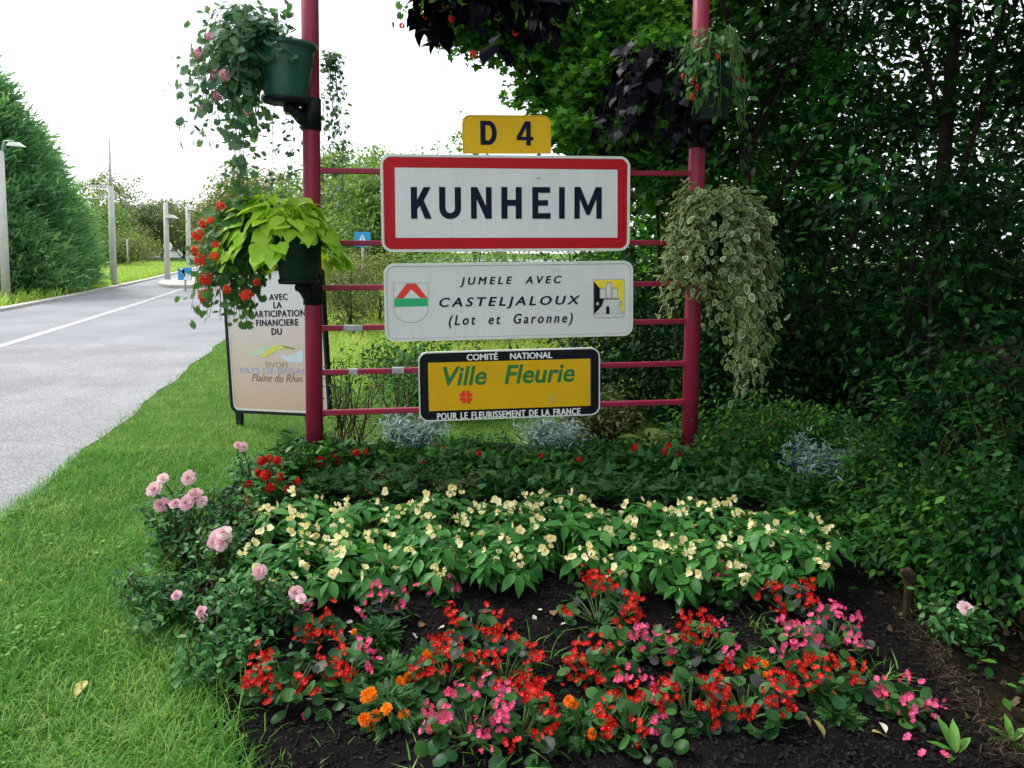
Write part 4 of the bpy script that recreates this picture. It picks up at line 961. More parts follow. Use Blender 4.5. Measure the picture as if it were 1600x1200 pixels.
b = Bag(); b.box((0, 0, .18), (.76, .22, .01)); b.build('potting_soil', M_SOIL, t5)
b = Bag(); b.box((-.3, .17, .12), (.03, .1, .16)); b.build('hook', M_BLACK, t5); b = Bag(); b.box((.3, .17, .12), (.03, .1, .16)); b.build('hook', M_BLACK, t5)

def strands(n, c, r0, out, up, drop, a0, a1, k=12, curl=.15):
    """arching and then trailing shoots; returns the shoots as point lists"""
    S = []
    for i in range(n):
        a = R_(rng.uniform(a0, a1)); o = rng.uniform(*out); u_ = rng.uniform(*up); d = rng.uniform(*drop); w1 = rng.normal(0, curl)
        t = np.linspace(0, 1, k); hz = r0 + o * (1 - np.exp(-2.2 * t)) ; aa = a + w1 * t
        x = c[0] + np.cos(aa) * hz; y = c[1] + np.sin(aa) * hz; z = c[2] + u_ * np.sin(np.pi * np.clip(t * 1.6, 0, 1)) - d * t ** 1.8
        P = np.stack([x, y, z], 1) + rng.normal(0, .006, (k, 3)); S.append(P)
    return S
def along(S, per, spread, t0=.15):
    P = []; H = []
    for s in S:
        n = max(1, int(per * rng.uniform(.7, 1.3))); t = rng.uniform(t0, 1, n) * (len(s) - 1); i = np.clip(t.astype(int), 0, len(s) - 2); f = (t - i)[:, None]
        p = s[i] * (1 - f) + s[i + 1] * f; P.append(p + rng.normal(0, spread, p.shape)); d = s[i + 1] - s[i]; H.append(np.arctan2(d[:, 1], d[:, 0]))
    return np.vstack(P), np.concatenate(H)
def plant(name, label, cat, c, group, z=None):
    return thing(name, label, cat, (c[0], c[1], c[2] if z is None else z), None, group)
def stems(S, par, mat, r=.003):
    b = Bag(); [b.tube(s, np.linspace(r, r * .5, len(s)), 4, cap=False) for s in S]; b.build('stems', mat, par, True)
GB = 'plants growing in the planters'
def me1(t, mats, nm='leaf'): b = Bag(); b.scatter(t, [(0, 0, 0)], leafR([math.pi / 2], 0), 1.0, np.zeros(1)); return b.mesh(nm, mats, True)
ME_GER = me1(T_GER, M_GER); ME_IVY = me1(T_GER, M_IVY); ME_LIME = [me1(T_HEART, M_LIME), me1(T_HEART2, M_LIME)]; ME_PURP = [me1(T_HEART, M_PURP), me1(T_HEART2, M_PURP)]
ME_VARG = me1(T_VARG, [M_VARG, M_VARW]); ME_GERC_R = me1(T_GERC, [M_CORAL, M_RED], 'flower'); ME_GERC_P = me1(T_GERC, [M_PINK, M_MAG], 'flower')
ME_GERC_O = me1(T_SALV, M_CORAL, 'flower')

def out_leaves(P, H, droop=-.5, sd_=.5):
    n = len(P); c0 = P.mean(0); o = P - c0; o[:, 2] *= .3; o /= np.linalg.norm(o, axis=1)[:, None] + .05
    return leafN(o * .75 + np.array([0, 0, .55]) + rng.normal(0, .42, (n, 3)), o * .6 + np.array([0, 0, -.4 + droop]) + rng.normal(0, .5, (n, 3)))

# 1 upper-left ivy geranium (pink), hanging towards the left
t = plant('ivy_geranium', 'trailing ivy geranium with pale pink flowers spilling left from the upper left pot', 'hanging plant', c1, GB)
S = strands(62, (-.05, 0, .0), .08, (.1, .46), (.02, .2), (.05, .6), 120, 255) + strands(20, (-.03, -.04, 0), .05, (.02, .22), (.06, .15), (.0, .16), 60, 300) + strands(6, (-.16, 0, -.05), .05, (.02, .12), (.0, .04), (.55, .8), 150, 300)
stems(S, t, M_STEM); P, H = along(S, 22, .04)
pieces('leaf', [ME_IVY], P, out_leaves(P, H), rng.uniform(.026, .056, len(P)), t, 300, 'foliage', [T_GER], M_IVY)
Fp = [(352, 118), (340, 150), (318, 170), (388, 172), (312, 84), (330, 60), (338, 118)]
P = np.array([at_y(u, v, 4.05 + .02 * k) - c1 for k, (u, v) in enumerate(Fp)]); pieces('flower', [ME_GERC_P], P, faceR(np.array([[-.5, -1, .3]] * len(P))), rng.uniform(.055, .085, len(P)), t)
# ivy hanging behind the post
t = plant('trailing_ivy', 'thin strands of small ivy leaves hanging down behind the top of the left post', 'hanging plant', (c1[0] + .2, c1[1] + .22, c1[2] - .02), GB)
S = strands(15, (0, 0, 0), .0, (.0, .1), (.0, .08), (.35, .95), -180, 180) + strands(8, (-.2, -.1, -.1), .0, (.0, .2), (0, .03), (.5, .85), -180, 180)
stems(S, t, M_STEM, .002); P, H = along(S, 26, .018); pieces('leaf', [ME_IVY], P, out_leaves(P, H, -.9), rng.uniform(.018, .036, len(P)), t, 300, 'foliage', [T_GER], M_IVY)
# 2 lime sweet potato vine and red geranium
t = plant('sweet_potato_vine', 'lime green sweet potato vine heaped over the lower left pot', 'hanging plant', c2, GB)
n = 215; a = rng.uniform(0, 6.283, n); e = rng.random(n) ** .8; rr = .1 + .23 * e
P = np.stack([-.09 + rr * np.cos(a) * 1.1, rr * np.sin(a) * .8 - .04, .17 - .34 * e ** 1.6 + rng.normal(0, .02, n)], 1)
low = (P[:, 2] < -.09) & (P[:, 0] > .03) & (P[:, 1] < 0); P = P[~low]; a = a[~low]; n = len(P)
S = [np.array([[0, 0, -.02], p * .55 + np.array([0, 0, .08]), p]) for p in P[:60]]; stems(S, t, M_LIME, .003)
od = np.stack([np.cos(a), np.sin(a), np.zeros(n)], 1); Rl = leafN(od * (.35 + .5 * (P[:, 2:] < .05)) + np.array([0, 0, .6]) + rng.normal(0, .25, (n, 3)), od + np.array([0, 0, -.7]) + rng.normal(0, .35, (n, 3)))
pieces('leaf', ME_LIME, P, Rl, rng.uniform(.065, .112, n), t)
t = plant('geranium', 'red flowered geranium trailing to the left of the lime green leaves', 'hanging plant', (c2[0] - .12, c2[1] + .03, c2[2]), GB)
S = strands(76, (-.08, 0, 0), .05, (.05, .4), (.02, .2), (.1, .52), 120, 222) + strands(7, (-.1, 0, .1), .05, (.1, .4), (.12, .3), (.0, .1), 130, 230)
stems(S, t, M_STEM); P, H = along(S, 13, .045); pieces('leaf', [ME_GER], P, out_leaves(P, H), rng.uniform(.03, .06, len(P)), t, 300, 'foliage', [T_GER], M_GER)
Fp = [(318, 350), (310, 368), (337, 382), (313, 406), (322, 436), (356, 452), (402, 441), (320, 462), (386, 462), (335, 400), (345, 322), (330, 345), (306, 392)]
P = np.array([at_y(u, v, 4.16) for u, v in Fp]) - np.array(t.location); pieces('flower', [ME_GERC_R], P, faceR(np.array([[-.4, -1, .3]] * len(P))), rng.uniform(.05, .09, len(P)), t)
# 3 right upper: orange begonia
t = plant('trailing_begonia', 'orange drooping begonia spilling over the upper right pot', 'hanging plant', c3, GB)
S = strands(64, (0, -.03, 0), .07, (.03, .2), (.04, .16), (.05, .42), -180, 180); stems(S, t, M_STEM); P, H = along(S, 7, .02)
pieces('leaf', [me1(T_IMP, M_GER)], P, out_leaves(P, H, -.8), rng.uniform(.04, .075, len(P)), t)
Fp = [(1085, 128), (1089, 138), (1160, 130), (1120, 88), (1078, 152), (1070, 120), (1155, 122), (1093, 75)]
P = np.array([at_y(u, v, 4.42) for u, v in Fp]) - np.array(t.location); pieces('flower', [ME_GERC_O], P, leafR(rng.random(len(P)) * 6, -1.2), rng.uniform(.04, .07, len(P)), t)
t = plant('purple_sweet_potato_vine', 'almost black purple leaved vine hanging left of the upper right pot', 'hanging plant', (c3[0] - .16, c3[1] + .22, c3[2] - .02), GB)
S = strands(46, (-.05, 0, .02), .08, (.05, .42), (.02, .16), (.2, .62), 120, 280) + strands(12, (.1, -.02, 0), .05, (.0, .15), (.0, .05), (.2, .5), 200, 340)
stems(S, t, M_PURP); P, H = along(S, 8, .04); pieces('leaf', ME_PURP, P, out_leaves(P, H, -.8, .35), rng.uniform(.05, .1, len(P)), t)
# 4 variegated
t = plant('variegated_vine', 'cream edged variegated vine cascading down the right post', 'hanging plant', c4, GB)
S = strands(60, (.05, -.02, 0), .08, (.02, .3), (.05, .17), (.2, .75), -90, 220) + strands(44, (.14, -.08, 0), .08, (.0, .2), (.0, .08), (.6, 1.25), -90, 80) + strands(26, (-.02, -.06, 0), .06, (.05, .2), (.04, .14), (.2, .6), 160, 300)
stems(S, t, M_STEM, .0022); P, H = along(S, 27, .03); R1 = out_leaves(P, H, -.35, .5)
pieces('leaf', [ME_VARG], P, R1, rng.uniform(.026, .056, len(P)), t, 300)
od = np.argsort(np.linalg.norm(P + np.array(t.location) - np.array([0, 0, CAMZ]), axis=1))[300:]; b = Bag(); b.scatter(T_VARG, P[od], R1[od], rng.uniform(.024, .05, len(od))); b.build('foliage', [M_VARG, M_VARW], t, True, 'stuff')
# 5 top trough: purple vine, geranium
t = plant('purple_sweet_potato_vine', 'purple leaved vine hanging from the trough above the route plate', 'hanging plant', c5, GB)
S = strands(34, (-.12, 0, 0), .1, (.05, .3), (.02, .08), (.2, .58), 150, 330) + strands(14, (.12, 0, 0), .08, (.05, .25), (.02, .1), (.05, .28), 200, 380)
for p_ in S: p_[:, 0] += rng.uniform(-.25, .2); p_[:, 1] *= .6
stems(S, t, M_PURP); P, H = along(S, 7, .03); pieces('leaf', ME_PURP, P, out_leaves(P, H, -.8, .4), rng.uniform(.08, .14, len(P)), t)
t = plant('geranium', 'coral flowered geranium hanging at the left end of the trough above the route plate', 'hanging plant', (c5[0] - .3, c5[1] + .05, c5[2]), GB)
S = strands(24, (0, 0, .0), .06, (.05, .32), (.02, .1), (.05, .3), 100, 270); stems(S, t, M_STEM); P, H = along(S, 11, .035)
pieces('leaf', [ME_GER], P, out_leaves(P, H), rng.uniform(.03, .055, len(P)), t)
Fp = [(706, 30), (806, 52), (740, 85), (664, 28), (690, 14), (628, 40)]; P = np.array([at_y(u, v, 4.4) for u, v in Fp]) - np.array(t.location); pieces('flower', [ME_GERC_R], P, faceR(np.array([[-.2, -1, .1]] * len(P))), rng.uniform(.03, .055, len(P)), t)
t = plant('geranium', 'green geranium foliage in the middle of the trough above the route plate', 'hanging plant', (c5[0] + .05, c5[1] + .08, c5[2]), GB)
S = strands(24, (0, 0, .0), .06, (.05, .3), (.02, .1), (.05, .3), 0, 360); stems(S, t, M_STEM); P, H = along(S, 10, .035)
pieces('leaf', [ME_GER], P, out_leaves(P, H), rng.uniform(.03, .055, len(P)), t)

# ================================================================== the flower bed
def gpt(u, v): return at_ground(u, v, hf)
ME_IMP = [me1(T_IMP, M_IMP), me1(T_IMP2, M_IMP)]; ME_IMPF = me1(T_IMPF, [M_YEL, M_ORC], 'flower')
ME_BEG = [me1(T_ROUND, M_BEG), me1(T_ROUND2, M_BEG)]; ME_BEGD = [me1(T_ROUND, M_BEGD), me1(T_ROUND2, M_BEGD)]
ME_BFR = me1(T_BEGF, [M_RED, M_CEN], 'flower'); ME_BFM = me1(T_BEGF, [M_MAG, M_CEN], 'flower'); ME_MAR = me1(T_MARF, M_ORA, 'flower'); ME_ROSE = me1(T_ROSEF, M_ROSE, 'flower')
T_IMPF2 = flower5(4, .5, .85, .08, skew=[1.15, .6, .8, .65]); ME_IMPF2 = me1(T_IMPF2, [M_YEL, M_ORC], 'flower')
T_SPIKE = Tpl([(-.07,0,0),(.07,0,0),(.09,.5,.02),(-.09,.5,.02),(0,1,-.1)], [(0,1,2,3),(3,2,4)])
ME_BUD = me1(T_BUD, M_YEL, 'bud')

def facing(P, cup=(0, -.6, .8), jit=.45): return faceR(np.tile(np.array([cup]), (len(P), 1)) + rng.normal(0, jit, (len(P), 3)))
# ---- yellow impatiens: a row of plants
def impatiens(x, y, r, h, label, nl=86, nf=13):
    pass
    z = hf(x, y); t = thing('impatiens', label, 'flowering plant', (x, y, z), None, 'yellow impatiens in the long row')
    # shoots that each end in a whorl of leaves with a few flowers nestled in it
    ns = 29; a = rng.uniform(0, 6.283, ns); th = np.sqrt((np.arange(ns) + rng.random(ns)) / ns) * 1.35; rad = r * rng.uniform(.8, 1.08, ns)
    T = np.stack([rad * np.sin(th) * np.cos(a), rad * np.sin(th) * np.sin(a), .05 + h * np.cos(th) * rng.uniform(.75, 1.15, ns)], 1)
    b = Bag()
    for p_ in T: b.tube([(p_[0] * .12, p_[1] * .12, 0), p_ * np.array([.6, .6, .55]), p_], [.006, .005, .003], 5, cap=False)
    b.build('stems', M_STEM, t, True)
    P = []; PH = []; PT = []; SZ = []
    for i, p_ in enumerate(T):
        k = int(rng.integers(5, 8)); p0 = rng.random() * 6.28; lean = th[i] * .45
        for j in range(k):
            ph = p0 + 6.283 * j / k + rng.normal(0, .2); q = p_ + np.array([.012 * math.cos(ph), .012 * math.sin(ph), rng.normal(0, .008)])
            P.append(q); PH.append(ph); PT.append(-.18 + rng.normal(0, .2) + lean * -math.cos(ph - a[i])); SZ.append(rng.uniform(.052, .09))
        for j in range(2):
            ph = rng.random() * 6.28; P.append(p_ * np.array([.85, .85, .6])); PH.append(ph); PT.append(rng.normal(-.3, .25)); SZ.append(rng.uniform(.06, .095))
    pieces('leaf', ME_IMP, np.array(P), leafR(np.array(PH), np.array(PT), rng.normal(0, .3, len(P))), np.array(SZ), t)
    fr = rng.choice(ns, min(ns, nf), replace=False); F_ = T[fr] + np.stack([rng.normal(0, .022, len(fr)), rng.normal(-.015, .02, len(fr)), rng.uniform(.0, .04, len(fr))], 1)
    m_ = rng.random(len(F_)) < .6; P2 = np.vstack([F_, F_[m_] + rng.normal(0, .02, (m_.sum(), 3)), F_[m_][::2] + rng.normal(0, .022, (len(F_[m_][::2]), 3))])
    pieces('flower', [ME_IMPF, ME_IMPF2], P2, facing(P2, (0, -.9, .45), .65), rng.uniform(.025, .043, len(P2)), t)
    P3 = T[rng.choice(ns, ns // 2, replace=False)] + rng.normal(0, .015, (ns // 2, 3)) + np.array([0, -.01, .015]); pieces('bud', [ME_BUD], P3, facing(P3), rng.uniform(.008, .013, len(P3)), t)
xs_f = np.linspace(-1.0, 1.2, 8)
front = ['leftmost plant of the front row, next to the pale pink roses', 'second front plant, above the scattered red begonias', 'front plant below the left end of the award board', 'front plant that spills lowest over the dark soil',
         'front plant directly under the centre of the award board', 'front plant above the red begonia beside the gap of soil', 'front plant near the right end, above the bronze leaved begonia', 'rightmost plant of the front row, beside the bramble']
back = ['back plant at the left end, below the red salvias', 'back plant in front of the left post', 'back plant behind the low spilling one', 'back plant in front of the pinkish dry flower heads',
        'back plant below the award board', 'back plant with the tallest cluster of cream flowers', 'back plant in front of the right post', 'back plant at the right end under the thicket']
for i, x in enumerate(xs_f):
    impatiens(x + rng.normal(0, .03), 3.2 + rng.normal(0, .05) + (-.06 if i in (1, 3) else 0), .215, .13, 'yellow flowered impatiens, ' + front[i], 88, 13)
for i, x in enumerate(np.linspace(-1.02, 1.28, 8)):
    impatiens(x + rng.normal(0, .04), 3.55 + rng.normal(0, .05), .245, .1, 'yellow flowered impatiens, ' + back[i], 80, 19)

# ---- begonias
def begonia(u, v, rpx, label, cols='r', dark=.15, nf=None, hk=1.0):
    p = gpt(u, v + rpx * .45); m1 = p.y / F; r = rpx * m1 * 1.12; h = r * .95 * hk
    t = thing('begonia', label, 'flowering plant', tuple(p), None, 'begonias in the front of the bed')
    n = int(34 + 2700 * r * r); a = rng.uniform(0, 6.283, n); th = np.sqrt(rng.random(n)) * 1.45; rad = r * rng.uniform(.7, 1.05, n)
    lob_ = 1 + .25 * np.sin(a * 2 + u) + .15 * np.sin(a * 5 + v)
    P = np.stack([rad * lob_ * np.sin(th) * np.cos(a), rad * lob_ * np.sin(th) * np.sin(a), .01 + h * np.cos(th) * rng.uniform(.6, 1, n)], 1)
    S = rng.uniform(.026, .054, n); Rm = leafR(a + rng.normal(0, .7, n), rng.normal(.2, .4, n) - th * .35, rng.normal(0, .5, n)); dk = rng.random(n) < dark
    b = Bag(); [b.tube([(0, 0, -.01), q * .5, q], [.005, .004, .002], 4, cap=False) for q in P[::3]]; b.build('stems', M_STEM, t, True)
    pieces('leaf', ME_BEG, P[~dk], Rm[~dk], S[~dk], t); pieces('leaf', ME_BEGD, P[dk], Rm[dk], S[dk], t)
    nc = int((nf or (7 + 430 * r * r))); a = np.where(rng.random(nc) < .6, rng.uniform(3.2, 6.2, nc), rng.uniform(0, 6.28, nc)); th = np.sqrt(rng.random(nc)) * 1.35
    Cc = np.stack([r * 1.02 * np.sin(th) * np.cos(a), r * 1.02 * np.sin(th) * np.sin(a), .03 + (h + .015) * np.cos(th)], 1)
    per = 5; P = np.repeat(Cc, per, 0) + rng.normal(0, .015, (nc * per, 3)); Rm = facing(P, (0, -.7, .6), .5); S = rng.uniform(.016, .03, len(P))
    cl = np.array([{'r': 0, 'm': 1, 'x': int(c[0] + c[1] * .5 > 0), 'y': int(c[1] * .6 - c[0] > 0)}[cols] for c in np.repeat(Cc, per, 0)])
    for k_, me_ in ((0, ME_BFR), (1, ME_BFM)):
        q = cl == k_; pieces('flower', [me_], P[q], Rm[q], S[q], t)
BG = [
 (455, 1065, 62, 'bushy red begonia at the left end of the front, next to the rose leaves', 'r', .1), (545, 1050, 48, 'begonia with pink and red flowers just right of the leftmost red one', 'x', .1),
 (500, 990, 28, 'small upright red begonia between the leftmost begonia and the impatiens', 'r', .1), (740, 985, 42, 'red begonia standing alone in the soil below the middle of the impatiens', 'r', .35),
 (700, 1050, 48, 'red begonia left of centre, beside the orange marigold', 'r', .1), (790, 1045, 58, 'widest red begonia in the middle of the bed', 'r', .2),
 (735, 1130, 64, 'magenta begonia at the bottom, right of the marigolds', 'm', .05), (815, 1130, 66, 'magenta begonia at the bottom with broad light green leaves', 'y', .05),
 (935, 950, 62, 'tall red begonia with a few magenta flowers under the impatiens at centre', 'r', .2), (925, 1050, 44, 'red begonia between the centre and the small tuft of grass', 'r', .1),
 (1015, 1010, 36, 'magenta begonia in the middle right of the bed', 'm', .1), (1100, 1005, 46, 'pink and red begonia right of the magenta one', 'x', .1),
 (990, 1120, 62, 'pink flowered begonia at the bottom right of centre', 'x', .1), (1075, 1100, 58, 'red begonia at the bottom with large round leaves', 'r', .2), (1165, 1095, 62, 'scarlet begonia at the bottom, before the bare soil with the yellow fallen leaf', 'r', .2),
 (1225, 935, 42, 'bronze leaved begonia with scarlet flowers under the right end of the impatiens', 'r', .75), (1225, 1010, 42, 'magenta begonia on the left of the right hand clump', 'm', .1), (1300, 995, 46, 'begonia with magenta flowers facing the bare soil on the right', 'm', .15), (1285, 1060, 54, 'red begonia low in the right hand clump', 'r', .2),
 (1410, 1105, 38, 'small magenta begonia standing apart on the bare soil at the right', 'm', .15),
 (600, 945, 36, 'sparse magenta begonia under the left part of the impatiens', 'm', .3), (455, 960, 28, 'small crimson begonia among the rose leaves', 'm', .3),
 (1115, 925, 34, 'sparse pink begonia with pale leaves under the right half of the impatiens', 'm', .3), (690, 925, 22, 'little magenta begonia peeping out below the impatiens leaves', 'm', .3)]
for u, v, r, lb, c, d in BG: begonia(u, v, r, lb, c, d, None if r > 36 else 7)

# ---- marigolds
def marigold(u, v, rpx, label, flowers, fs=.034):
    p = gpt(u, v + rpx * .4); r = rpx * p.y / F
    t = thing('marigold', label, 'flowering plant', tuple(p), None, 'orange marigolds')
    n = int(150 + 9000 * r * r); a = rng.uniform(0, 6.28, n); th = np.sqrt(rng.random(n)) * 1.5; rad = r * rng.random(n) ** .4
    P = np.stack([rad * np.sin(th) * np.cos(a), rad * np.sin(th) * np.sin(a), .01 + r * .9 * np.cos(th) * rng.uniform(.5, 1, n)], 1)
    b = Bag(); b.scatter(T_FERN, P, leafR(a, rng.normal(.2, .4, n) - th * .2, rng.normal(0, .4, n)), rng.uniform(.03, .055, n)); b.build('foliage', M_MARL, t, True, 'stuff' if n > 300 else None)
    Q = []
    for fu, fv in flowers:
        d = p.y - .04 - .04 * rng.random(); q = at_y(fu, fv, d); Q.append(q - p)
    if Q:
        Q = np.array(Q); b = Bag(); [b.tube([(q[0] * .3, q[1] * .3, 0), q * .6, q], [.003, .003, .002], 4, cap=False) for q in Q]; b.build('stems', M_STEM, t, True)
        pieces('flower', [ME_MAR], Q, facing(Q, (-.1, -.7, .6), .2), rng.uniform(fs * .7, fs * 1.05, len(Q)), t)
marigold(612, 1110, 52, 'marigold plant with the most orange heads, at the bottom left of centre', [(573, 1088), (588, 1118), (570, 1124), (582, 1136), (631, 1117), (590, 1158), (616, 1156), (580, 1084), (604, 1108)], .042)
marigold(610, 1055, 36, 'marigold with two orange heads above the many headed one', [(638, 1057), (626, 1067)], .044)
marigold(590, 995, 30, 'small marigold tuft with one orange bud right of the small red begonia', [(553, 987)], .024)
marigold(672, 1028, 16, 'marigold with a single orange head beside the red begonia left of centre', [(667, 1023)], .04)
marigold(910, 1135, 42, 'green marigold tuft with a rusty head between the two bottom begonia groups', [(925, 1147), (897, 1101), (889, 1096)], .036)
marigold(1180, 1045, 20, 'marigold with two orange heads left of the right hand begonias', [(1167, 1041), (1195, 1037), (1196, 1054)], .032)
marigold(1300, 1085, 16, 'marigold with a single orange head under the right hand begonias', [(1301, 1087)], .032)
marigold(975, 1003, 12, 'tiny marigold with a single orange bud at the centre of the bed', [(974, 1004)], .026)
marigold(1310, 1120, 18, 'flowerless marigold tuft beside the yellow fallen leaf', [])

# ---- roses on the left
def rose(u, v, vt, r, n, label, flowers, fs=.05, ls=.031, name='rose_bush', bare=6, yj=0.0, grp='pink rose bushes'):
    p = gpt(u, v); h = max(.12, at_y(u, vt, p.y).z - p.z); t = thing(name, label, 'rose bush', tuple(p), None, grp)
    canes = []
    for i in range(10 + bare):
        a = rng.uniform(0, 6.28); e = rng.uniform(.3, 1) * r; q = np.array([math.cos(a) * e, math.sin(a) * e, h * rng.uniform(.5, 1)]); canes.append(limb_path((0, 0, -.02), q, 6, .08))
    b = Bag(); [b.tube(c_, np.linspace(.005, .002, 6), 5, cap=False) for c_ in canes]
    Q = []
    for fu, fv in flowers:
        q = np.array(at_y(fu, fv, p.y - .05 - rng.random() * .1) - p); Q.append(q); b.tube(limb_path((q[0] * .4, q[1] * .4, h * .2), q, 5, .05), np.linspace(.004, .0025, 5), 5, cap=False)
    b.build('stems', M_BSTEM, t, True)
    P, H = along(canes, n / len(canes), .035, .25); nn = len(P); P = P[P[:, 2] > 0.01]; H = H[:len(P)]; nn = len(P)
    P = np.vstack([P, P + rng.normal(0, .022, P.shape)])
    for q in Q: k9 = 26; f9 = rng.uniform(.25, .93, (k9, 1)); P = np.vstack([P, q * f9 + rng.normal(0, .022, (k9, 3)) * (1.3 - f9)])
    nn = len(P); k_ = rng.random(nn) < .72; P = P[k_]; nn = len(P)
    b = Bag(); b.scatter(T_LEAF, P, leafR(rng.random(nn) * 6.28, rng.normal(-.2, .45, nn), rng.normal(0, .4, nn)), ls * rng.uniform(.7, 1.5, nn)); b.build('foliage', M_ROSEL, t, True, 'stuff')
    if Q: Q = np.array(Q); pieces('flower', [ME_ROSE], Q, facing(Q, (0, -.7, .6), .25), fs * .82 * rng.uniform(.8, 1.2, len(Q)), t)
rose(285, 880, 775, .2, 520, 'rose bush carrying the big cluster of pale pink blooms over the grass', [(254, 748), (241, 764), (295, 747), (252, 789), (274, 788), (300, 778), (316, 784), (292, 786), (306, 772)], .078)
rose(355, 900, 820, .17, 480, 'rose bush with one large double pink bloom left of the impatiens', [(338, 838), (352, 842), (345, 850), (335, 848), (350, 833)], .085)
rose(395, 770, 715, .18, 420, 'rose bush behind, with a single pink and white bloom under the notice board', [(372, 696), (380, 699)], .06)
rose(290, 985, 900, .2, 560, 'low rose bush with a few pale single blooms beside the lawn', [(276, 931), (315, 956), (317, 965), (252, 1003)], .05)
rose(395, 990, 905, .19, 560, 'leafy rose bush with white pink blooms against the impatiens', [(405, 893), (462, 926), (470, 936)], .06)
rose(330, 1065, 1000, .18, 520, 'low trailing rose foliage by the dark soil at the lower left', [], .05)
rose(240, 960, 880, .16, 300, 'straggly rose bush with bare brown stems at the lawn edge', [], .05, bare=16)
rose(372, 830, 765, .13, 300, 'thin rose bush beside the red salvias', [], .05, bare=12)
rose(1500, 1010, 940, .14, 300, 'rose with one round pink bloom near the right edge', [(1508, 951)], .075)
rose(1380, 900, 820, .13, 300, 'small rose shoot with a tiny pink bloom in the thicket', [(1384, 831)], .03)

# ---- the mixed planting behind the row
def bush(name, label, cat, u, y, vt, r, n, ls, tpl, mat, group, stem=M_STEM, ns=22):
    x = X(u, y); z = hf(x, y); h = max(.1, Zv(vt, y, u) - z); t = thing(name, label, cat, (x, y, z), None, group)
    C = []
    for i in range(ns):
        a = rng.uniform(0, 6.28); e = rng.random() ** .5 * r; C.append(limb_path((e * .25 * math.cos(a), e * .25 * math.sin(a), 0), (e * math.cos(a), e * math.sin(a), h * rng.uniform(.65, 1)), 6, .03, .05))
    stems(C, t, stem, .003); P, H = along(C, n / ns, .03, .1); P = P[P[:, 2] > 0]; nn = len(P)
    b = Bag(); b.scatter(tpl, P, leafR(rng.random(nn) * 6.28, rng.normal(.1, .45, nn), rng.normal(0, .4, nn)), ls * rng.uniform(.7, 1.3, nn)); b.build('foliage', mat, t, True, 'stuff')
    return t, h, np.array([x, y, z])
GM = 'leafy plants behind the impatiens row'
rows = [(470, 4.5, 735), (530, 4.35, 735), (590, 4.4, 730), (650, 4.3, 728), (715, 4.4, 722), (780, 4.3, 720), (845, 4.4, 715), (905, 4.3, 722), (965, 4.4, 712), (1025, 4.3, 718), (1085, 4.35, 708), (1150, 4.25, 722), (1215, 4.3, 730)]
wh = ['left of the left post', 'at the foot of the left post', 'just right of the left post', 'in front of the grey leaved plant', 'left of the red flowers under the award board', 'under the left half of the award board', 'under the right half of the award board',
      'below the right end of the award board', 'below the olive bush', 'left of the right post', 'at the foot of the right post', 'right of the right post', 'at the edge of the bramble']
for (u, y, vt), w_ in zip(rows, wh):
    bush('tagetes_plant', 'feathery dark green plant ' + w_, 'plant', u, y, vt + 12 + 22 * math.sin(u * 1.7), .2, 560, .058, T_FERN, M_MARL if int(u) % 2 else M_BRAM, GM)
    bush('tagetes_plant', 'lower feathery plant in the front line, ' + w_, 'plant', u + 22, 3.98 + .05 * math.sin(u), 778 + 9 * math.sin(u * 2), .17, 420, .06, T_FERN, M_MARL, GM)
    
for i, (u, y, vt, r, lb) in enumerate([(650, 4.7, 655, .23, 'grey leaved lavender bush left of the award board'), (868, 4.7, 666, .24, 'grey leaved bush below the award board'), (1295, 4.15, 690, .18, 'grey leaved bush with dry stems right of the right post')]):
    bush('grey_bush', lb, 'bush', u, y, vt, r, 2600, .05, T_SPIKE, M_LAV, 'grey leaved bushes', M_LAV, 34)
for u, y, vt, lb in [(585, 3.98, 765, 'pinkish dry flower heads of a stonecrop left of centre'), (645, 4.0, 760, 'dry flower heads of a stonecrop right of the first'), (725, 3.98, 762, 'taller dry flower heads at the middle of the row')]:
    t, h, o = bush('stonecrop', lb, 'plant', u, y, vt + 10, .15, 260, .03, T_LEAF2, M_OLIVE, 'stonecrops with dry heads', M_BSTEM)
    n = 260; cc = np.stack([rng.uniform(-.15, .15, 22), rng.uniform(-.12, .12, 22), h * rng.uniform(.85, 1.15, 22)], 1); k = rng.integers(0, 22, n)
    b = Bag(); P = cc[k] + rng.normal(0, 1, (n, 3)) * np.array([.014, .014, .005]); b.scatter(T_BUD, P, leafR(rng.random(n) * 6, .5), rng.uniform(.008, .014, n)); b.build('dry_heads', M_DRY, t, True, 'stuff')
for u, y, vt, lb in [(455, 4.25, 705, 'wispy green plant left of the left post'), (600, 4.5, 690, 'tall wispy plant right of the left post'), (760, 4.55, 672, 'wispy bright green plant under the award board'), (930, 4.5, 690, 'wispy plant below the right end of the award board'),
                     (1010, 4.5, 685, 'tall wispy plant left of the right post'), (1120, 4.5, 680, 'tall leafy plant right of the right post'), (1190, 4.4, 690, 'tall leafy plant at the bramble edge'), (690, 4.15, 722, 'bright leafy plant in the middle of the back border'), (860, 4.15, 728, 'loose leafy plant right of the middle of the back border')]:
    bush('wispy_plant', lb, 'plant', u, y, vt, .15, 480, .034, T_LEAF, M_BRAM, 'wispy plants in the back border', M_STEM, 16)
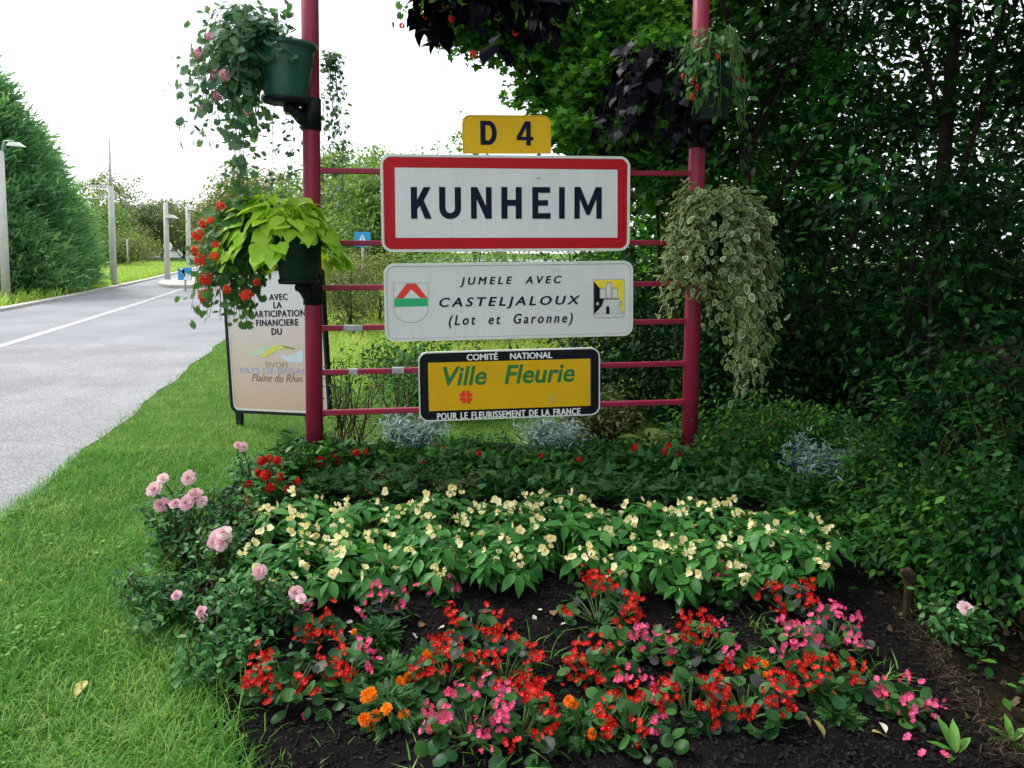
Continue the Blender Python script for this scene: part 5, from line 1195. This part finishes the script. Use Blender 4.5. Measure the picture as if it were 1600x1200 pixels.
# red flowered plants round the posts
def redplant(label, u, y, vt, r, flowers, s=.05, name='red_salvia', me_=None):
    s *= 1.05
    t, h, o = bush(name, label, 'flowering plant', u, y, vt, r, 150, .07, T_LEAF, M_IMP, 'red flowers behind the impatiens', M_STEM, 12)
    Q = np.array([np.array(at_y(a, b_, y - .03 - .08 * rng.random())) - o for a, b_ in flowers]); b = Bag(); [b.tube([(q[0] * .5, q[1] * .5, 0), q * np.array([.8, .8, .6]), q], .003, 4, cap=False) for q in Q]; b.build('flower_stems', M_STEM, t, True)
    pieces('flower', [me_ or ME_SALV], Q, facing(Q, (0, -.6, .8), .3), s * rng.uniform(.8, 1.2, len(Q)), t)
ME_SALV = me1(cluster(T_GERF, 12, .28, .45, 21, 1.3), [M_RED, M_RED], 'flower')
redplant('red flowered plant left of the impatiens row beside the pink roses', 415, 3.85, 750, .14, [(409, 720), (421, 717), (433, 719), (405, 738), (415, 742), (388, 758), (423, 763), (388, 776), (389, 785), (436, 745), (449, 765), (465, 753)], .06)
redplant('red geranium at the foot of the left post', 490, 4.3, 715, .14, [(480, 727), (490, 723), (500, 721), (497, 729), (484, 732), (520, 717)], .075)
redplant('red geranium right of the left post with broad grey green leaves', 560, 4.35, 712, .14, [(556, 707), (571, 706), (562, 718), (530, 722), (586, 725), (601, 738), (540, 742)], .05)
redplant('red flower left under the award board', 695, 4.5, 712, .12, [(688, 708), (694, 703), (727, 706), (722, 709)], .055)
redplant('sparse red flowers below the award board', 780, 4.25, 735, .12, [(748, 708), (640, 742), (780, 715), (846, 712), (905, 718), (660, 722), (862, 738), (868, 741)], .035)
redplant('red flowers behind the row left of the right post', 1000, 4.35, 705, .12, [(990, 702), (994, 698), (1045, 697), (1060, 710), (1040, 706)], .05)
# broad leaved plants
for u, v, y, n, s, lb, mt in [(548, 716, 4.5, 7, .17, 'broad leaved blue green plant right of the left post', M_IVY), (1025, 690, 4.9, 6, .2, 'plant with large yellow green leaves left of the right post', M_OLIVE), (640, 735, 4.45, 6, .1, 'glossy broad leaved plant under the grey bush', M_GER)]:
    x = X(u, y); z = hf(x, y); t = thing('broad_leaved_plant', lb, 'plant', (x, y, z), None, 'broad leaved plants'); hh = Zv(v, y, u) - z
    a = np.linspace(0, 6.28, n + 1)[:-1] + .3; P = np.stack([.02 * np.cos(a), .02 * np.sin(a), np.full(n, hh * .75) + rng.normal(0, .02, n)], 1)
    b = Bag(); [b.tube([(0, 0, 0), q * np.array([.5, .5, .6]), q], .004, 5, cap=False) for q in P]; b.build('stems', M_STEM, t, True)
    pieces('leaf', [me1(T_IMP2, mt)], P, leafR(a, rng.normal(.35, .25, n), rng.normal(0, .3, n)), s * rng.uniform(.8, 1.1, n), t)
# thin upright stems by the left post
for u, y, vt, n, lb in [(530, 5.2, 545, 9, 'tall thin bare stemmed shrub just right of the left post'), (558, 5.4, 575, 8, 'thin twiggy shrub with yellowish leaves beside the first one'), (622, 5.9, 535, 9, 'leafy arching shoots left of the award board')]:
    x = X(u, y); z = hf(x, y); h = Zv(vt, y, u) - z; t = thing('twiggy_shrub', lb, 'shrub', (x, y, z), None, 'thin shrubs by the left post')
    C = [limb_path((rng.normal(0, .02), rng.normal(0, .02), 0), (rng.normal(0, .11), rng.normal(0, .08), h * rng.uniform(.55, 1)), 7, 0, .05) for _ in range(n + 4)]
    stems(C, t, M_BSTEM, .005); P, H = along(C, 26, .03, .3); nn = len(P); b = Bag()
    b.scatter(T_LEAF, P, leafR(rng.random(nn) * 6.28, rng.normal(0, .4, nn), rng.normal(0, .4, nn)), rng.uniform(.02, .045, nn)); b.build('foliage', M_OLIVE if n == 8 else M_BRAM, t, True, 'stuff' if nn > 300 else None)

# ---- wooden stake in the thicket
p = gpt(1418, 968); t = thing('wooden_stake', 'short old wooden stake standing in the thicket right of the bed', 'stake', tuple(p))
M_STAKE = plain('weathered_wood', (.04, .026, .012), .9, .2, 0, .5, 14, .5); h = .21
b = Bag(); b.tube([(0, 0, -.05), (0, 0, h * .6), (-.004, 0, h * .92), (-.012, 0, h)], [.02, .02, .026, .014], 8); b.build('shaft', M_STAKE, t)
b = Bag(); b.tube([(.0, -.01, h * .82), (-.03, -.02, h * .95), (-.045, -.02, h * 1.02)], [.02, .016, .01], 7); b.build('splinter', M_STAKE, t)

# ---- rosette weed, grass tufts, fallen leaves and petals
p = gpt(1492, 1186); t = thing('rosette_weed', 'young weed with a few long bright leaves on the soil at the lower right', 'weed', tuple(p))
T_LONG = Tpl([(x * .55, y, z) for x, y, z in el], T_IMP.F); a = np.array([1.9, 1.2, 2.6, .6, 5.2, 3.9, 1.55]); n = len(a)
pieces('leaf', [me1(T_LONG, M_GRASS)], np.zeros((n, 3)) + .005, leafR(a, np.array([.9, .85, .3, .35, .1, .2, 1.2]), 0), np.array([.11, .1, .08, .09, .06, .07, .08]), t)
p = gpt(1580, 1165); t = thing('rosette_weed', 'second weed cut by the lower right corner, with pointed leaves', 'weed', tuple(p)); a = np.array([1.4, 2.4, 3.2, .5, 5]); pieces('leaf', [me1(T_LONG, M_GRASS)], np.zeros((5, 3)) + .005, leafR(a, np.array([.9, .4, .2, .4, .1]), 0), np.full(5, .08), t)
def tuft(u, v, s, n, lb, spread=.02):
    p = gpt(u, v); b = Bag(); P = rng.normal(0, spread, (n, 3)); P[:, 2] = 0; b.scatter(T_BLADE, P, leafR(rng.random(n) * 6.28, rng.uniform(.5, 1.4, n)), s * rng.uniform(.6, 1.2, n)); o = b.build('grass_tuft', M_GRASS, None, False, 'stuff'); o.location = p; tag(o, lb, 'grass tuft', 'grass tufts in the bed')
tuft(950, 1035, .07, 40, 'grass tuft at the centre of the bed'); tuft(1370, 1060, .08, 60, 'grass tuft on the bare soil right of the begonias', .05); tuft(760, 1190, .12, 12, 'long pale grass stalks before the bottom magenta begonia', .05)
tuft(640, 1195, .09, 14, 'grass blades at the bottom edge left of the marigolds', .06); tuft(1180, 985, .06, 40, 'fine green tuft above the right hand begonias', .03); tuft(400, 1190, .07, 40, 'grass tuft at the bottom left corner of the soil', .12); tuft(500, 1195, .06, 30, 'sparse grass blades at the bottom edge', .12)
tuft(840, 1030, .09, 26, 'dry grass blades between the two middle red begonias', .05)
M_FYEL = leaf_mat('fallen_yellow_leaf', [(0, (.36, .32, .08)), (1, (.5, .45, .14))], .2); M_FBR = leaf_mat('fallen_brown_leaf', [(0, (.14, .08, .04)), (1, (.3, .17, .08))], .1); M_FPAL = leaf_mat('fallen_pale_petal', [(0, (.6, .56, .42)), (1, (.8, .78, .66))], .2)
def fallen(u, v, s, mt, lb, cat='fallen leaf', tpl=T_IMP2, name='fallen_leaf', grp='fallen leaves'):
    p = gpt(u, v); b = Bag(); b.scatter(tpl, [(0, 0, .03 * s / .05)], leafR(rng.random(1) * 6.28, rng.normal(.1, .25, 1), rng.normal(0, .5, 1)), s); o = b.build(name, mt, None, True); o.location = p; tag(o, lb, cat, grp)
fallen(1270, 1146, .065, M_FYEL, 'large yellow leaf lying on the soil at the lower right')
fallen(1246, 1128, .06, M_FBR, 'curled brown leaf touching the large yellow leaf')
fallen(1375, 1142, .045, M_FPAL, 'whitish leaf on the soil right of the yellow leaf'); fallen(1462, 1112, .045, M_FPAL, 'pale curled leaf beside the small magenta begonia'); fallen(1362, 1160, .05, M_FYEL, 'yellowish brown curled leaf below the whitish one')
fallen(1345, 1036, .06, M_FBR, 'dry brown leaf on the soil right of the red begonias'); fallen(1508, 1140, .06, M_FBR, 'brown leaf by the strip of straw'); fallen(865, 978, .06, M_FBR, 'tan leaf on the soil left of the tall red begonia'); fallen(290, 1140, .07, M_FYEL, 'orange yellow leaf at the edge of the soil at lower left')
fallen(135, 1083, .07, M_FYEL, 'small tan leaf lying in the lawn'); fallen(655, 992, .05, M_FBR, 'brown leaf on the soil left of the lone red begonia'); fallen(1385, 995, .05, M_FBR, 'small rust leaf below the stake')
for (u, v), wh_ in zip([(844, 961), (835, 973), (880, 983), (1060, 962), (1088, 955), (1050, 972), (1046, 933), (633, 988), (648, 1000), (546, 980), (548, 995), (690, 987)],
   ['just left of the tall red begonia, upper of two', 'just left of the tall red begonia, lower of two', 'at the foot of the tall red begonia', 'between the two middle magenta begonias', 'nearest the bronze leaved begonia', 'above the magenta begonia at the middle right',
    'tucked under the impatiens right of centre', 'beside the brown fallen leaf at left', 'below the brown fallen leaf at left', 'beside the small upright red begonia', 'nearest the small marigold tuft', 'left of the lone red begonia']):
    fallen(u, v, .024, M_FPAL, 'small pale petal on the soil, ' + wh_, 'petal', T_BEGF, 'fallen_petal', 'fallen pale petals')
for (u, v), wh_ in zip([(1417, 1163), (1440, 1187), (1476, 1190), (1475, 1118), (440, 1133), (475, 1130)],
   ['below the small magenta begonia', 'left one of two beside the rosette weed', 'touching the leaves of the rosette weed', 'just right of the small magenta begonia', 'left of two under the leftmost begonia', 'right of two under the leftmost begonia']):
    fallen(u, v, .03, [M_MAG, M_CEN], 'fallen magenta flower on bare soil, ' + wh_, 'petal', T_BEGF, 'fallen_flower', 'fallen magenta flowers')
for (u, v), wh_ in zip([(60, 880), (205, 905), (30, 1120), (140, 1000), (95, 960), (180, 1130)], ['near the road edge', 'beside the rose bushes', 'in the bottom left corner', 'in the middle of the lawn', 'left of the middle', 'near the bottom edge']):
    fallen(u, v, .022, M_FPAL, 'tiny white clover flower in the lawn ' + wh_, 'flower', T_BUD, 'clover_flower', 'clover flowers in the lawn')
# ================================================================== stuff: chips, litter, grass
def chips(name, n, x0, x1, y0, y1, s, mat, hfun, keep, zoff=.012):
    x = rng.uniform(x0, x1, n); y = y0 + (y1 - y0) * rng.random(n) ** 1.3; k = keep(x, y); x, y = x[k], y[k]; n = len(x)
    P = np.stack([x, y, hfun(x, y) + zoff + rng.uniform(-.002, .006, n)], 1)
    tp = Tpl([(-.5,-.3,-.1),(.5,-.25,-.05),(.45,.3,-.1),(-.45,.25,0),(-.3,-.15,.22),(.3,.1,.25)], [(0,1,5,4),(1,2,5),(2,3,4,5),(3,0,4)])
    b = Bag(); b.scatter(tp, P, leafR(rng.random(n) * 6.28, rng.normal(0, .35, n), rng.normal(0, .4, n)), s * rng.uniform(.4, 1.4, (n, 3)) * np.array([1, 1, .7])); b.build(name, mat, None, False, 'stuff')
chips('bark_chips', 42000, -2.1, 2, 1.6, 4.2, .017, M_CHIP, bed_h, lambda x, y: (x > xl(y) + .02) & (x < xr(y)))
chips('leaf_litter', 9000, 1.3, 5, 1.6, 5.5, .035, M_STRAW, lambda x, y: np.full(np.shape(x), .0), lambda x, y: (x > xr(y) - .02) & (rng.random(len(x)) < .5))
# straw strip at the right border of the bed
n = 1500; y = rng.uniform(2.1, 2.95, n); x = xr(y) + .02 + rng.normal(0, .035, n); P = np.stack([x, y, bed_h(x, y).clip(0) + .02 + rng.random(n) * .015], 1)
b = Bag(); b.scatter(T_BLADE, P, leafR(rng.normal(2.0, .9, n), rng.normal(.05, .25, n)), rng.uniform(.02, .05, n)); b.build('straw', M_STRAW, None, False, 'stuff')
# ground cover on the right
n = 5200; y = rng.uniform(2.3, 5.5, n); x = xr(y) + .1 + rng.random(n) ** .8 * 2.6; k = (np.sin(x * 5 + y * 3) + np.sin(y * 7 - x * 2) + rng.normal(0, .7, n)) > .1; x, y = x[k], y[k]; n = len(x)
P = np.stack([x, y, .02 + rng.random(n) * .1], 1); b = Bag(); b.scatter(T_LEAF, P, leafR(rng.random(n) * 6.28, rng.normal(.2, .4, n), rng.normal(0, .4, n)), rng.uniform(.025, .06, n)); b.build('ground_cover', M_BRAM, None, True, 'stuff')

T_G = Tpl([(-.035,0,0),(.035,0,0),(.03,.45,.16),(-.03,.45,.16),(.018,.8,.1),(-.018,.8,.1),(0,1.05,-.1)], [(0,1,2,3),(3,2,4,5),(5,4,6)])
def grass(name, n, sampler, s, mat, pitch=(.2, 1.3), thick=1.0):
    x, y, z = sampler(n); n = len(x); P = np.stack([x, y, z], 1)
    S = rng.uniform(s[0], s[1], n); wv = np.sin(x * 6 + np.sin(y * 5)) * .13 + np.sin(x * 17 + y * 13) * .08 + np.sin(x * 2.1 + 1.7 * np.sin(y * 1.3)) * .12
    var = np.clip(.5 + wv + rng.normal(0, .22, n), 0, .999); S3 = np.stack([S * thick, S, S], 1)
    S3[:, 0] = thick
    b = Bag(); b.scatter(T_G, P, leafR(rng.random(n) * 6.28, rng.uniform(*pitch, n)), S3, var); b.build(name, mat, None, False, 'stuff')
def lawn(n):
    y = 1.9 + (15 - 1.9) * rng.random(n) ** 2.1; L_ = rx_edge(y) - .02; Rr = np.where(y < 5.5, xl(y) + .12, 1.8); x = L_ + (Rr - L_) * rng.random(n)
    x += rng.normal(0, .02, n); k = np.sin(x * 9 + y * 4) * np.sin(y * 8 - x * 5) + rng.normal(0, .8, n) > -1.2; return x[k], y[k], np.zeros(k.sum())
grass('lawn_grass', 125000, lawn, (.03, .088), M_GRASS, (.02, 1.15), .055)
def lawn2(n):
    y = rng.uniform(7.5, 20, n); L_ = np.where(y < 16, -.285 * y + rng.normal(0, .2, n), rx_edge(y)); x = L_ + (3.5 - L_) * rng.random(n); k = rng.random(n) < (y - 7) / 3; return x[k], y[k], np.zeros(k.sum())
grass('meadow_grass', 60000, lawn2, (.08, .26), M_TALL, (.5, 1.4), .16)
def seam(n):
    y = rng.uniform(1.9, 5.6, n); x = xl(y) + rng.normal(-.02, .1, n); return x, y, np.maximum(bed_h(x, y), 0)
grass('edge_grass', 9000, seam, (.05, .13), M_GRASS, (.3, 1.3), .055)
def verge(n):
    y = rng.uniform(15, 60, n) ; x = lx_edge(y) - .3 - rng.random(n) * 9; return x, y, np.zeros(n)
grass('verge_grass', 26000, verge, (.15, .4), M_TALL, (.5, 1.4), .35)
def weeds(n):
    c = rng.integers(0, 60, n); cx = rng.uniform(-3.6, -.9, 60); cy = rng.uniform(2.0, 4.2, 60); x = cx[c] + rng.normal(0, .05, n); y = cy[c] + rng.normal(0, .05, n); k = (x > rx_edge(y)) & (x < xl(y) + .05); return x[k], y[k], np.full(k.sum(), .03)
x, y, z = weeds(1500); n = len(x); b = Bag(); b.scatter(T_ROUND, np.stack([x, y, z + rng.random(n) * .03], 1), leafR(rng.random(n) * 6.28, rng.normal(.1, .3, n)), rng.uniform(.01, .019, n)); b.build('clover', M_GRASS, None, True, 'stuff')
